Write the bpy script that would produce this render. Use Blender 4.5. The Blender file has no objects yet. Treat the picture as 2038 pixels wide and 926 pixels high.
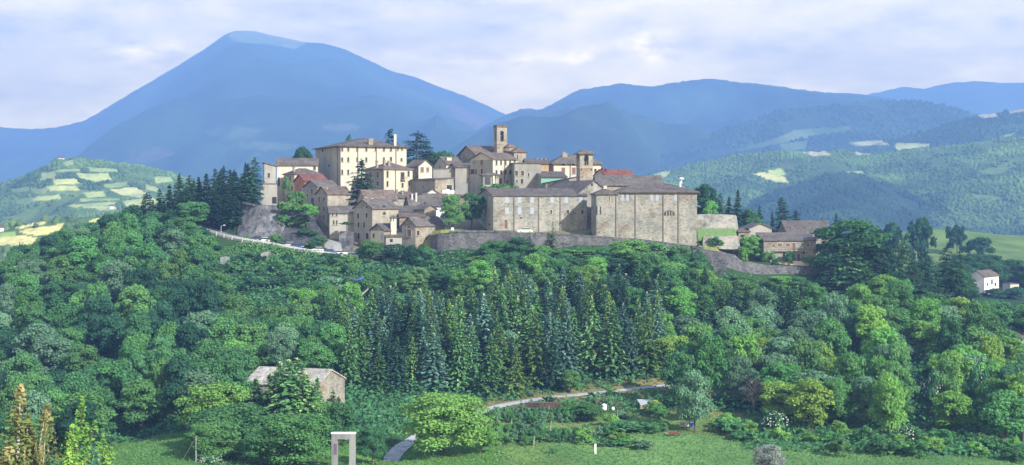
import bpy, math, random
HAZE_D=.00019; HAZE_COL=(.23,.45,1.0); SKY_LOW=11.; SKY_TINT=(1.66,1.25,.34); EXPO=1.38
import numpy as np
from mathutils import Vector
R=math.radians
F=2800.0; PH=400.0; CX=1019.0; CZ=100.0        # focal length in photo pixels, horizon row, middle column, eye height
rng=np.random.default_rng(7); random.seed(7)
S=bpy.context.scene; COL=S.collection
def at(px,py,D): return Vector(((px-CX)/F*D, D, CZ-(py-PH)/F*D))
def zpy(py,D): return CZ-(py-PH)/F*D
# ---------------------------------------------------------------- mesh helpers
class MB:
    def __init__(s): s.v=[]; s.f=[]
    def add(s,vs,fs):
        n=len(s.v); s.v+= [tuple(v) for v in vs]; s.f+= [tuple(i+n for i in f) for f in fs]; return s
    def box(s,x0,x1,y0,y1,z0,z1):
        return s.add([(x0,y0,z0),(x1,y0,z0),(x1,y1,z0),(x0,y1,z0),(x0,y0,z1),(x1,y0,z1),(x1,y1,z1),(x0,y1,z1)],
          [(0,3,2,1),(4,5,6,7),(0,1,5,4),(1,2,6,5),(2,3,7,6),(3,0,4,7)])
    def prism(s,pts,axis,a,b):
        # polygon pts (u,z) extruded along axis 'x' or 'y' from a to b
        n=len(pts)
        mk=(lambda u,z,t:(t,u,z)) if axis=='x' else (lambda u,z,t:(u,t,z))
        vs=[mk(u,z,a) for u,z in pts]+[mk(u,z,b) for u,z in pts]
        fs=[tuple(range(n))[::-1],tuple(range(n,2*n))]+[(i,(i+1)%n,n+(i+1)%n,n+i) for i in range(n)]
        return s.add(vs,fs)
    def tube(s,p,q,r0,r1=None,n=6):
        p=Vector(p);q=Vector(q);r1=r0 if r1 is None else r1
        d=(q-p).normalized();a=d.orthogonal().normalized();b=d.cross(a)
        vs=[];
        for c,r in((p,r0),(q,r1)):
            for i in range(n):
                t=2*math.pi*i/n; vs.append(c+(a*math.cos(t)+b*math.sin(t))*r)
        fs=[(i,(i+1)%n,n+(i+1)%n,n+i) for i in range(n)]+[tuple(range(n))[::-1],tuple(range(n,2*n))]
        return s.add(vs,fs)
    def lathe(s,c,prof,n=12):
        vs=[];m=len(prof)
        for r,z in prof:
            for i in range(n):
                t=2*math.pi*i/n; vs.append((c[0]+r*math.cos(t),c[1]+r*math.sin(t),c[2]+z))
        fs=[(j*n+i,j*n+(i+1)%n,(j+1)*n+(i+1)%n,(j+1)*n+i) for j in range(m-1) for i in range(n)]
        fs+=[tuple(range(n))[::-1],tuple(range((m-1)*n,m*n))]
        return s.add(vs,fs)
    def build(s,name,mat,parent=None,loc=None,rz=0,smooth=False):
        me=bpy.data.meshes.new(name); me.from_pydata(s.v,[],s.f); me.update()
        import bmesh
        bm=bmesh.new(); bm.from_mesh(me); bmesh.ops.recalc_face_normals(bm,faces=bm.faces); bm.to_mesh(me); bm.free()
        if smooth: me.polygons.foreach_set('use_smooth',[True]*len(me.polygons))
        me.materials.append(mat)
        o=bpy.data.objects.new(name,me); COL.objects.link(o)
        if parent: o.parent=parent
        if loc is not None: o.location=loc
        if rz: o.rotation_euler=(0,0,rz)
        return o
def npmesh(name,V,Fq,mat,smooth=False,tint=None,col=None):
    me=bpy.data.meshes.new(name); V=np.asarray(V,dtype=np.float32); Fq=np.asarray(Fq,dtype=np.int32)
    k=Fq.shape[1]; me.vertices.add(len(V)); me.vertices.foreach_set('co',V.ravel())
    me.loops.add(Fq.size); me.loops.foreach_set('vertex_index',Fq.ravel())
    me.polygons.add(len(Fq)); me.polygons.foreach_set('loop_start',np.arange(0,Fq.size,k,dtype=np.int32))
    me.polygons.foreach_set('use_smooth',np.full(len(Fq),smooth))
    if tint is not None:
        a=me.attributes.new('tint','FLOAT','FACE'); a.data.foreach_set('value',np.asarray(tint,dtype=np.float32))
    if col is not None:
        a=me.attributes.new('kind','FLOAT_COLOR','POINT'); a.data.foreach_set('color',np.asarray(col,dtype=np.float32).ravel())
    me.update(); me.validate()
    if mat: me.materials.append(mat)
    return me
def link(name,me,parent=None,loc=None):
    o=bpy.data.objects.new(name,me); COL.objects.link(o)
    if parent: o.parent=parent
    if loc is not None: o.location=loc
    return o
def tag(o,label=None,cat=None,group=None,kind=None):
    if label: o['label']=label
    if cat: o['category']=cat
    if group: o['group']=group
    if kind: o['kind']=kind
    return o
def thing(name,loc,label,cat,group=None,rz=0):
    o=bpy.data.objects.new(name,None); o.empty_display_size=.5; COL.objects.link(o); o.location=loc; o.rotation_euler=(0,0,rz)
    return tag(o,label,cat,group)
# ---------------------------------------------------------------- noise
def vnoise(x,y,seed):
    xi=np.floor(x).astype(np.int64); yi=np.floor(y).astype(np.int64); fx=x-xi; fy=y-yi
    fx=fx*fx*(3-2*fx); fy=fy*fy*(3-2*fy)
    def h(a,b):
        n=(a*374761393+b*668265263+seed*974711)&0xffffffff
        n=((n^(n>>13))*1274126177)&0xffffffff
        return ((n^(n>>16))&0xffff)/65535.0
    return (h(xi,yi)*(1-fx)+h(xi+1,yi)*fx)*(1-fy)+(h(xi,yi+1)*(1-fx)+h(xi+1,yi+1)*fx)*fy
def fbm(x,y,sc,octv=4,seed=1):
    r=np.zeros_like(np.asarray(x,dtype=float)); a=1;t=0
    for i in range(octv):
        r+=a*vnoise(np.asarray(x)/sc*2**i+17.3*i,np.asarray(y)/sc*2**i+9.1*i,seed+i); t+=a; a*=.5
    return r/t-.5
# ---------------------------------------------------------------- materials
def newmat(name):
    m=bpy.data.materials.new(name); m.use_nodes=True; nt=m.node_tree
    return m,nt,nt.nodes,nt.links,nt.nodes['Principled BSDF']
def N(ns,t,**kw):
    n=ns.new(t)
    for k,v in kw.items(): setattr(n,k,v)
    return n
def ramp(ns,stops,interp='LINEAR'):
    r=ns.new('ShaderNodeValToRGB'); e=r.color_ramp.elements; r.color_ramp.interpolation=interp
    while len(e)<len(stops): e.new(.5)
    for i,(p,c) in enumerate(stops): e[i].position=p; e[i].color=(*c,1)
    return r
def mul(c,k): return tuple(min(1,x*k) for x in c)
def m_wall(name,c,var=.25,brick=0.,stain=.18,scale=1.,alt=None,patch=None):
    c=mul(c,.74); alt=mul(alt,.74) if alt else None
    m,nt,ns,L,b=newmat(name); b.inputs['Roughness'].default_value=.9; b.inputs['Specular IOR Level'].default_value=.15
    tc=N(ns,'ShaderNodeTexCoord')
    big=N(ns,'ShaderNodeTexNoise'); big.inputs['Scale'].default_value=.22*scale; big.inputs['Detail'].default_value=6; big.inputs['Roughness'].default_value=.65
    L.new(tc.outputs['Object'],big.inputs['Vector'])
    r=ramp(ns,[(.28,mul(c,1-var*1.3)),(.5,c),(.72,mul(alt or c,1+var*.55))]); L.new(big.outputs['Fac'],r.inputs['Fac'])
    # rain streaks: noise stretched vertically
    mp=N(ns,'ShaderNodeMapping'); mp.inputs['Scale'].default_value=(.6,.6,.12); L.new(tc.outputs['Object'],mp.inputs['Vector'])
    st=N(ns,'ShaderNodeTexNoise'); st.inputs['Scale'].default_value=1.; st.inputs['Detail'].default_value=4; L.new(mp.outputs['Vector'],st.inputs['Vector'])
    sr=ramp(ns,[(.36,(1-stain,1-stain,1-stain*.9)),(.58,(1,1,1))]); L.new(st.outputs['Fac'],sr.inputs['Fac'])
    mx=N(ns,'ShaderNodeMix',data_type='RGBA',blend_type='MULTIPLY'); mx.inputs[0].default_value=1
    L.new(r.outputs['Color'],mx.inputs[6]); L.new(sr.outputs['Color'],mx.inputs[7]); out=mx.outputs[2]
    fn=N(ns,'ShaderNodeTexVoronoi' if brick else 'ShaderNodeTexNoise'); 
    mp2=N(ns,'ShaderNodeMapping'); mp2.inputs['Scale'].default_value=(1,1,1.7); L.new(tc.outputs['Object'],mp2.inputs['Vector']); L.new(mp2.outputs['Vector'],fn.inputs['Vector'])
    fn.inputs['Scale'].default_value=1.7 if brick else 3.
    if brick:
        fr=ramp(ns,[(0,(1-brick,)*3),(.55,(1,1,1)),(1,(1+0*brick,)*3)]); L.new(fn.outputs['Color'],fr.inputs['Fac'])
        mx2=N(ns,'ShaderNodeMix',data_type='RGBA',blend_type='MULTIPLY'); mx2.inputs[0].default_value=1
        L.new(out,mx2.inputs[6]); L.new(fr.outputs['Color'],mx2.inputs[7]); out=mx2.outputs[2]
    if patch:
        pn=N(ns,'ShaderNodeTexNoise'); pn.inputs['Scale'].default_value=.16; pn.inputs['Detail'].default_value=8; pn.inputs['Roughness'].default_value=.72; pmp=N(ns,'ShaderNodeMapping'); pmp.inputs['Scale'].default_value=(1,1,1.6); pmp.inputs['Location'].default_value=(3,8,2); L.new(tc.outputs['Object'],pmp.inputs['Vector']); L.new(pmp.outputs['Vector'],pn.inputs['Vector'])
        pr_=ramp(ns,[(.52,(0,0,0)),(.62,(1,1,1))]); L.new(pn.outputs['Fac'],pr_.inputs['Fac'])
        mx3=N(ns,'ShaderNodeMix',data_type='RGBA'); L.new(pr_.outputs['Color'],mx3.inputs[0]); L.new(out,mx3.inputs[6])
        mz=N(ns,'ShaderNodeMix',data_type='RGBA',blend_type='MULTIPLY'); mz.inputs[0].default_value=1; mz.inputs[7].default_value=(*patch,1); L.new(out,mz.inputs[6]); L.new(mz.outputs[2],mx3.inputs[7]); out=mx3.outputs[2]
    L.new(out,b.inputs['Base Color'])
    bp=N(ns,'ShaderNodeBump'); bp.inputs['Strength'].default_value=.5; bp.inputs['Distance'].default_value=.06
    L.new(fn.outputs['Distance' if brick else 'Fac'],bp.inputs['Height']); L.new(bp.outputs['Normal'],b.inputs['Normal'])
    return m
def m_roof(name,c,c2,lich=(.26,.25,.22)):
    c=mul(c,.8); c2=mul(c2,.8); lich=mul(lich,.75)
    m,nt,ns,L,b=newmat(name); b.inputs['Roughness'].default_value=.9; b.inputs['Specular IOR Level'].default_value=.1
    tc=N(ns,'ShaderNodeTexCoord')
    n1=N(ns,'ShaderNodeTexNoise'); n1.inputs['Scale'].default_value=1.6; n1.inputs['Detail'].default_value=5; n1.inputs['Roughness'].default_value=.75
    n2=N(ns,'ShaderNodeTexVoronoi'); n2.inputs['Scale'].default_value=2.2
    n3=N(ns,'ShaderNodeTexNoise'); n3.inputs['Scale'].default_value=.35; n3.inputs['Detail'].default_value=4
    for n in(n1,n2,n3): L.new(tc.outputs['Object'],n.inputs['Vector'])
    r=ramp(ns,[(.3,mul(c,.5)),(.48,c),(.62,c2),(.74,lich)]); L.new(n1.outputs['Fac'],r.inputs['Fac'])
    r2=ramp(ns,[(.0,(.55,.55,.58)),(.6,(1,1,1)),(1,(1,1,1))]); L.new(n2.outputs['Color'],r2.inputs['Fac'])
    r3=ramp(ns,[(.35,(.7,.7,.7)),(.6,(1,1,1))]); L.new(n3.outputs['Fac'],r3.inputs['Fac'])
    a=N(ns,'ShaderNodeMix',data_type='RGBA',blend_type='MULTIPLY'); a.inputs[0].default_value=.8; L.new(r.outputs['Color'],a.inputs[6]); L.new(r2.outputs['Color'],a.inputs[7])
    a2=N(ns,'ShaderNodeMix',data_type='RGBA',blend_type='MULTIPLY'); a2.inputs[0].default_value=1; L.new(a.outputs[2],a2.inputs[6]); L.new(r3.outputs['Color'],a2.inputs[7])
    L.new(a2.outputs[2],b.inputs['Base Color'])
    wv=N(ns,'ShaderNodeTexWave'); wv.inputs['Scale'].default_value=1.3; wv.inputs['Distortion'].default_value=1.; L.new(tc.outputs['Object'],wv.inputs['Vector'])
    bp=N(ns,'ShaderNodeBump'); bp.inputs['Strength'].default_value=.6; bp.inputs['Distance'].default_value=.12
    L.new(wv.outputs['Fac'],bp.inputs['Height']); L.new(bp.outputs['Normal'],b.inputs['Normal'])
    return m
def m_plain(name,c,rough=.7,var=.15,sc=4.,spec=.3,metal=0.):
    m,nt,ns,L,b=newmat(name); b.inputs['Roughness'].default_value=rough; b.inputs['Specular IOR Level'].default_value=spec; b.inputs['Metallic'].default_value=metal
    tc=N(ns,'ShaderNodeTexCoord'); n=N(ns,'ShaderNodeTexNoise'); n.inputs['Scale'].default_value=sc; n.inputs['Detail'].default_value=4
    L.new(tc.outputs['Object'],n.inputs['Vector'])
    r=ramp(ns,[(.3,mul(c,1-var)),(.7,mul(c,1+var))]); L.new(n.outputs['Fac'],r.inputs['Fac']); L.new(r.outputs['Color'],b.inputs['Base Color'])
    return m
def m_leaf(name,lo,hi,tip=None,trans=.33,jit=.25):
    m,nt,ns,L,b=newmat(name); ns.remove(b)
    at_=N(ns,'ShaderNodeAttribute',attribute_name='tint'); oi=N(ns,'ShaderNodeObjectInfo')
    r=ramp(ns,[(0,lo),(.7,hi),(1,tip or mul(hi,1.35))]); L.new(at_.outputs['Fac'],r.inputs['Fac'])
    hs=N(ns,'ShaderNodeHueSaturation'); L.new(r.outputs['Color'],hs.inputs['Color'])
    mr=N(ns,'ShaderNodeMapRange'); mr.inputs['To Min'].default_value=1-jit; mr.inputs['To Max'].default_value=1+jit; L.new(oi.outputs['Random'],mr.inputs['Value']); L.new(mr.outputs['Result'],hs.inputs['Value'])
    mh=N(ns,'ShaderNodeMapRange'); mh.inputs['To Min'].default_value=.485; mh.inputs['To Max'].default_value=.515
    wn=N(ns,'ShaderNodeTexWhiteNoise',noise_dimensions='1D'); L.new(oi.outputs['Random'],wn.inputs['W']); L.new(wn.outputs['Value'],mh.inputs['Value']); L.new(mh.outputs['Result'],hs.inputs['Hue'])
    d=N(ns,'ShaderNodeBsdfDiffuse'); t=N(ns,'ShaderNodeBsdfTranslucent'); mx=N(ns,'ShaderNodeMixShader'); mx.inputs[0].default_value=trans
    L.new(hs.outputs['Color'],d.inputs['Color']); L.new(hs.outputs['Color'],t.inputs['Color']); L.new(d.outputs[0],mx.inputs[1]); L.new(t.outputs[0],mx.inputs[2])
    L.new(mx.outputs[0],ns['Material Output'].inputs['Surface']); return m
def m_ground(name,bump=.4,fine=.6,big=.03):
    # colour from the surface-kind attribute, broken up by noise
    m,nt,ns,L,b=newmat(name); b.inputs['Roughness'].default_value=.95; b.inputs['Specular IOR Level'].default_value=.05
    a=N(ns,'ShaderNodeAttribute',attribute_name='kind'); tc=N(ns,'ShaderNodeTexCoord')
    n=N(ns,'ShaderNodeTexNoise'); n.inputs['Scale'].default_value=fine; n.inputs['Detail'].default_value=6; n.inputs['Roughness'].default_value=.7; L.new(tc.outputs['Object'],n.inputs['Vector'])
    n2=N(ns,'ShaderNodeTexNoise'); n2.inputs['Scale'].default_value=big; n2.inputs['Detail'].default_value=5; L.new(tc.outputs['Object'],n2.inputs['Vector'])
    r=ramp(ns,[(.3,(.55,.6,.55)),(.5,(1,1,1)),(.7,(1.25,1.2,1.1))]); L.new(n.outputs['Fac'],r.inputs['Fac'])
    r2=ramp(ns,[(.35,(.62,.70,.66)),(.65,(1.25,1.15,1.))]); L.new(n2.outputs['Fac'],r2.inputs['Fac'])
    x=N(ns,'ShaderNodeMix',data_type='RGBA',blend_type='MULTIPLY'); x.inputs[0].default_value=1; L.new(a.outputs['Color'],x.inputs[6]); L.new(r.outputs['Color'],x.inputs[7])
    y=N(ns,'ShaderNodeMix',data_type='RGBA',blend_type='MULTIPLY'); y.inputs[0].default_value=1; L.new(x.outputs[2],y.inputs[6]); L.new(r2.outputs['Color'],y.inputs[7])
    L.new(y.outputs[2],b.inputs['Base Color'])
    bp=N(ns,'ShaderNodeBump'); bp.inputs['Strength'].default_value=bump; bp.inputs['Distance'].default_value=.5/fine*.3; L.new(n.outputs['Fac'],bp.inputs['Height']); L.new(bp.outputs['Normal'],b.inputs['Normal'])
    return m
M={}
M['cream']=m_wall('cream_plaster',(.54,.51,.42),.14,stain=.12)
M['pale']=m_wall('pale_plaster',(.60,.56,.47),.14,stain=.12)
M['grey']=m_wall('grey_render',(.30,.295,.27),.22)
M['greyblue']=m_wall('weathered_render',(.36,.35,.32),.18)
M['yellow']=m_wall('yellow_plaster',(.55,.51,.39),.12,stain=.2)
M['ochre']=m_wall('ochre_plaster',(.45,.32,.18),.2)
M['salmon']=m_wall('salmon_plaster',(.50,.21,.13),.2,stain=.15)
M['stone']=m_wall('tan_stone',(.34,.32,.265),.3,brick=.42,alt=(.40,.34,.27),patch=(.8,.68,.58))
M['convent']=m_wall('convent_stone',(.315,.315,.285),.34,brick=.45,stain=.16,scale=1.1,alt=(.345,.31,.265),patch=(.72,.62,.55))
M['rubble']=m_wall('grey_rubble_stone',(.145,.145,.15),.35,brick=.7,stain=.3)
M['fort']=m_wall('battered_stone',(.175,.178,.185),.5,brick=.5,stain=.6,patch=(.5,.52,.56))  # stone tone lowered so the bastion's shade is painted into it
M['rock']=m_wall('dark_rock',(.08,.083,.09),.5,brick=.5,stain=.55)  # dark rock, lowered further with the face's shade in its colour
M['concrete']=m_wall('pale_concrete',(.28,.285,.285),.2,stain=.35)
M['white']=m_wall('white_plaster',(.76,.75,.72),.08,stain=.15)
M['roof']=m_roof('brown_roof_tiles',(.135,.115,.107),(.19,.165,.15))
M['roofw']=m_roof('warm_roof_tiles',(.165,.130,.112),(.225,.178,.15))
M['roofg']=m_roof('grey_roof_tiles',(.15,.135,.125),(.20,.175,.155))
M['roofr']=m_roof('red_roof_tiles',(.21,.085,.07),(.26,.12,.09),lich=(.22,.14,.11))
M['slate']=m_roof('pale_stone_slabs',(.40,.37,.33),(.52,.49,.44),lich=(.62,.6,.55))
M['pane']=m_plain('dark_window',(.022,.022,.028),.25,spec=.5)
M['void']=m_plain('dark_opening',(.018,.017,.017),.9)
M['frame']=m_plain('stone_surround',(.32,.30,.25),.9)
M['shutter']=m_plain('brown_shutter',(.13,.07,.05),.7)
M['rshutter']=m_plain('red_shutter',(.14,.055,.045),.7)
M['blind']=m_plain('bluish_blocked_window',(.24,.27,.33),.8)
M['door']=m_plain('wooden_door',(.10,.055,.045),.7)
M['whitep']=m_plain('white_paint',(.62,.62,.62),.5,var=.05)
M['metal']=m_plain('grey_metal',(.35,.36,.38),.5,metal=.3)
M['pipe']=m_plain('dark_drainpipe',(.11,.09,.08),.6)
M['rail']=m_plain('pale_railing',(.45,.45,.44),.6)
M['asphalt']=m_plain('asphalt',(.10,.10,.105),.9,var=.3,sc=.8)
M['lane']=m_plain('pale_gravel_lane',(.28,.28,.28),.95,var=.25,sc=.9)
M['bark']=m_plain('bark',(.075,.06,.048),.95,var=.4,sc=3)
M['pbark']=m_plain('pale_bark',(.30,.27,.23),.95,var=.3,sc=3)
M['wood']=m_plain('weathered_wood',(.30,.25,.19),.9,var=.3)
M['green_net']=m_plain('green_netting',(.13,.28,.23),.8,var=.2)
M['blue']=m_plain('blue_tarpaulin',(.04,.10,.42),.5)
M['redp']=m_plain('dull_red_paint',(.16,.045,.035),.6)
M['bronze']=m_plain('bronze',(.09,.08,.05),.4,metal=.8)
M['tyre']=m_plain('tyre_rubber',(.025,.025,.025),.9)
M['glass']=m_plain('car_glass',(.03,.035,.045),.1,spec=.6)
M['logs']=m_wall('stacked_logs',(.16,.10,.075),.4,brick=.7,stain=.2)
TONES={'dark green':((.014,.046,.029),(.033,.092,.048)),'deep green':((.025,.080,.036),(.062,.162,.060)),
 'mid green':((.038,.115,.040),(.088,.205,.064)),'fresh green':((.058,.155,.038),(.125,.265,.062)),
 'yellow green':((.080,.175,.034),(.160,.280,.056)),'grey green':((.050,.115,.068),(.115,.215,.122)),
 'blue green':((.032,.085,.064),(.078,.168,.122))}
LEAF={k:m_leaf('leaves_'+k.replace(' ','_'),mul(a,1.3),mul(b,1.16)) for k,(a,b) in TONES.items()}
LEAF['meadow']=m_leaf('meadow_grass',(.060,.125,.036),(.125,.220,.072),jit=0)
LEAF['silver']=m_leaf('silver_leaves',(.12,.155,.13),(.26,.30,.27))
LEAF['golden']=m_leaf('golden_leaves',(.065,.092,.026),(.15,.175,.055),tip=(.36,.28,.14))
LEAF['lemon']=m_leaf('lemon_leaves',(.22,.24,.045),(.42,.42,.10))
FIRTONES={'blue green':((.020,.058,.044),(.100,.205,.150),(.32,.45,.34)),'dark green':((.009,.028,.020),(.030,.078,.040),(.07,.13,.065)),
 'mid green':((.020,.064,.026),(.092,.205,.068),(.30,.42,.16)),'yellow green':((.040,.094,.024),(.112,.215,.05),(.32,.38,.12))}
FIR={k:m_leaf('needles_'+k.replace(' ','_'),mul(a,1.25),mul(b,1.15),c,trans=.18,jit=.38) for k,(a,b,c) in FIRTONES.items()}
M['blossom']=m_plain('white_blossom',(.42,.44,.40),.8,var=.05)
# ---------------------------------------------------------------- camera, sun, sky, air
cam=bpy.data.cameras.new('camera'); co=bpy.data.objects.new('camera',cam); COL.objects.link(co); S.camera=co
co.location=(0,0,CZ); co.rotation_euler=(R(90),0,0); cam.sensor_width=36; cam.lens=36*F/2038; cam.shift_y=-(463-PH)/2038
cam.clip_start=1; cam.clip_end=30000
SUN_EL=31; SUN_AZ=136    # azimuth of the sun, clockwise from the viewing direction (+y): right and a little behind the viewer
sd=Vector((math.sin(R(SUN_AZ))*math.cos(R(SUN_EL)),math.cos(R(SUN_AZ))*math.cos(R(SUN_EL)),math.sin(R(SUN_EL))))
sl=bpy.data.lights.new('sun','SUN'); so=bpy.data.objects.new('sun',sl); COL.objects.link(so); sl.energy=4.3; sl.angle=R(1.0); sl.color=(1,.96,.88)
so.rotation_euler=sd.to_track_quat('Z','Y').to_euler(); so.location=(200,-200,400)
W=bpy.data.worlds.new('World'); S.world=W; W.use_nodes=True; nt=W.node_tree; ns=nt.nodes; L=nt.links; bg=ns['Background']
sky=N(ns,'ShaderNodeTexSky',sky_type='NISHITA'); sky.sun_disc=False; sky.sun_elevation=R(SUN_EL); sky.sun_rotation=R(SUN_AZ)
tc=N(ns,'ShaderNodeTexCoord'); sp=N(ns,'ShaderNodeSeparateXYZ'); L.new(tc.outputs['Generated'],sp.inputs[0])
def MA(op,a,b=None,c=None):
    n=N(ns,'ShaderNodeMath',operation=op)
    for i,v in enumerate((a,b,c)):
        if v is None: continue
        if isinstance(v,(int,float)): n.inputs[i].default_value=v
        else: L.new(v,n.inputs[i])
    return n.outputs[0]
mp=N(ns,'ShaderNodeMapping'); mp.inputs['Scale'].default_value=(7,7,30); mp.inputs['Location'].default_value=(1.3,.4,.2); L.new(tc.outputs['Generated'],mp.inputs['Vector'])
n1=N(ns,'ShaderNodeTexNoise'); n1.inputs['Scale'].default_value=1.; n1.inputs['Detail'].default_value=7; n1.inputs['Roughness'].default_value=.58; L.new(mp.outputs[0],n1.inputs['Vector'])
mp2=N(ns,'ShaderNodeMapping'); mp2.inputs['Scale'].default_value=(24,24,60); mp2.inputs['Location'].default_value=(3.3,7.4,.2); L.new(tc.outputs['Generated'],mp2.inputs['Vector'])
n2=N(ns,'ShaderNodeTexNoise'); n2.inputs['Scale'].default_value=1.; n2.inputs['Detail'].default_value=6; n2.inputs['Roughness'].default_value=.6; L.new(mp2.outputs[0],n2.inputs['Vector'])
brk=N(ns,'ShaderNodeMapRange'); brk.inputs['From Min'].default_value=.40; brk.inputs['From Max'].default_value=.62; L.new(n2.outputs['Fac'],brk.inputs['Value'])
val=MA('ADD',MA('MULTIPLY',n1.outputs['Fac'],.62),MA('MULTIPLY',n2.outputs['Fac'],.38))
# single cloud puffs (bright) and scraps (grey), placed by compass direction and height
sx=MA('DIVIDE',sp.outputs[0],MA('MAXIMUM',sp.outputs[1],.05)); sz=MA('DIVIDE',sp.outputs[2],MA('MAXIMUM',sp.outputs[1],.05))
front=MA('GREATER_THAN',sp.outputs[1],.2)
for px,py,w,h,k in [(1290,95,50,32,.34),(1165,112,50,16,.30),(1030,122,26,15,.24),(285,100,80,20,.22),(940,120,40,10,.14),(590,22,36,16,-.20),(985,60,40,14,-.16),(2015,46,46,18,-.24),(830,80,90,22,-.10),(90,160,150,50,-.06),(1600,150,260,40,-.05)]:
    dx=MA('DIVIDE',MA('SUBTRACT',sx,(px-CX)/F),w/F); dz=MA('DIVIDE',MA('SUBTRACT',sz,(PH-py)/F),h/F)
    d2=MA('ADD',MA('MULTIPLY',dx,dx),MA('MULTIPLY',dz,dz))
    g=MA('MULTIPLY',MA('POWER',2.718,MA('MULTIPLY',d2,-1.)),MA('MULTIPLY',front,MA('MULTIPLY',brk.outputs[0],k*1.15)))
    val=MA('ADD',val,g)
cr=ramp(ns,[(.36,(.46,.46,.54)),(.45,(.62,.61,.66)),(.54,(.78,.77,.80)),(.62,(.90,.88,.88)),(.74,(1.15,1.12,1.05))]); L.new(val,cr.inputs['Fac'])
# the bright low band, darker cloud overhead
el=N(ns,'ShaderNodeMapRange'); el.inputs['From Min'].default_value=.16; el.inputs['From Max'].default_value=.45; el.inputs['To Min'].default_value=SKY_LOW; el.inputs['To Max'].default_value=8.8; L.new(sp.outputs[2],el.inputs['Value'])
wm=N(ns,'ShaderNodeMapRange'); wm.inputs['From Min'].default_value=.16; wm.inputs['From Max'].default_value=.45; L.new(sp.outputs[2],wm.inputs['Value'])
tn=N(ns,'ShaderNodeMix',data_type='RGBA'); tn.inputs[6].default_value=(*SKY_TINT,1); tn.inputs[7].default_value=(.80,.95,1.2,1); L.new(wm.outputs[0],tn.inputs[0])
c1=N(ns,'ShaderNodeMix',data_type='RGBA',blend_type='MULTIPLY'); c1.inputs[0].default_value=1; L.new(cr.outputs['Color'],c1.inputs[6]); L.new(tn.outputs[2],c1.inputs[7])
c2=N(ns,'ShaderNodeVectorMath',operation='SCALE'); L.new(c1.outputs[2],c2.inputs[0]); L.new(el.outputs[0],c2.inputs['Scale'])
cm=N(ns,'ShaderNodeMix',data_type='RGBA'); fac=N(ns,'ShaderNodeMapRange'); fac.inputs['From Min'].default_value=.16; fac.inputs['From Max'].default_value=.5; fac.inputs['To Min'].default_value=1; fac.inputs['To Max'].default_value=.45; L.new(sp.outputs[2],fac.inputs['Value'])
L.new(fac.outputs[0],cm.inputs[0]); L.new(sky.outputs[0],cm.inputs[6]); L.new(c2.outputs[0],cm.inputs[7])
L.new(cm.outputs[2],bg.inputs['Color']); bg.inputs['Strength'].default_value=.1
hm=bpy.data.materials.new('haze_air'); hm.use_nodes=True; h=hm.node_tree; h.nodes.clear()
pv=h.nodes.new('ShaderNodeVolumePrincipled'); ho=h.nodes.new('ShaderNodeOutputMaterial'); h.links.new(pv.outputs[0],ho.inputs['Volume'])
pv.inputs['Color'].default_value=(*HAZE_COL,1); pv.inputs['Density'].default_value=HAZE_D; pv.inputs['Anisotropy'].default_value=0.
hz=MB().box(-6500,6500,-300,10400,-60,1420).build('haze',hm); tag(hz,kind='stuff')
S.render.engine='CYCLES'; S.cycles.use_denoising=True
try: S.cycles.denoiser='OPENIMAGEDENOISE'
except Exception: pass
S.cycles.max_bounces=6; S.cycles.diffuse_bounces=3; S.cycles.transmission_bounces=2; S.cycles.volume_bounces=0; S.cycles.transparent_max_bounces=4
S.cycles.caustics_reflective=False; S.cycles.caustics_refractive=False
S.view_settings.view_transform='Standard'; S.view_settings.look='None'; S.view_settings.exposure=EXPO; S.view_settings.gamma=1
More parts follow.
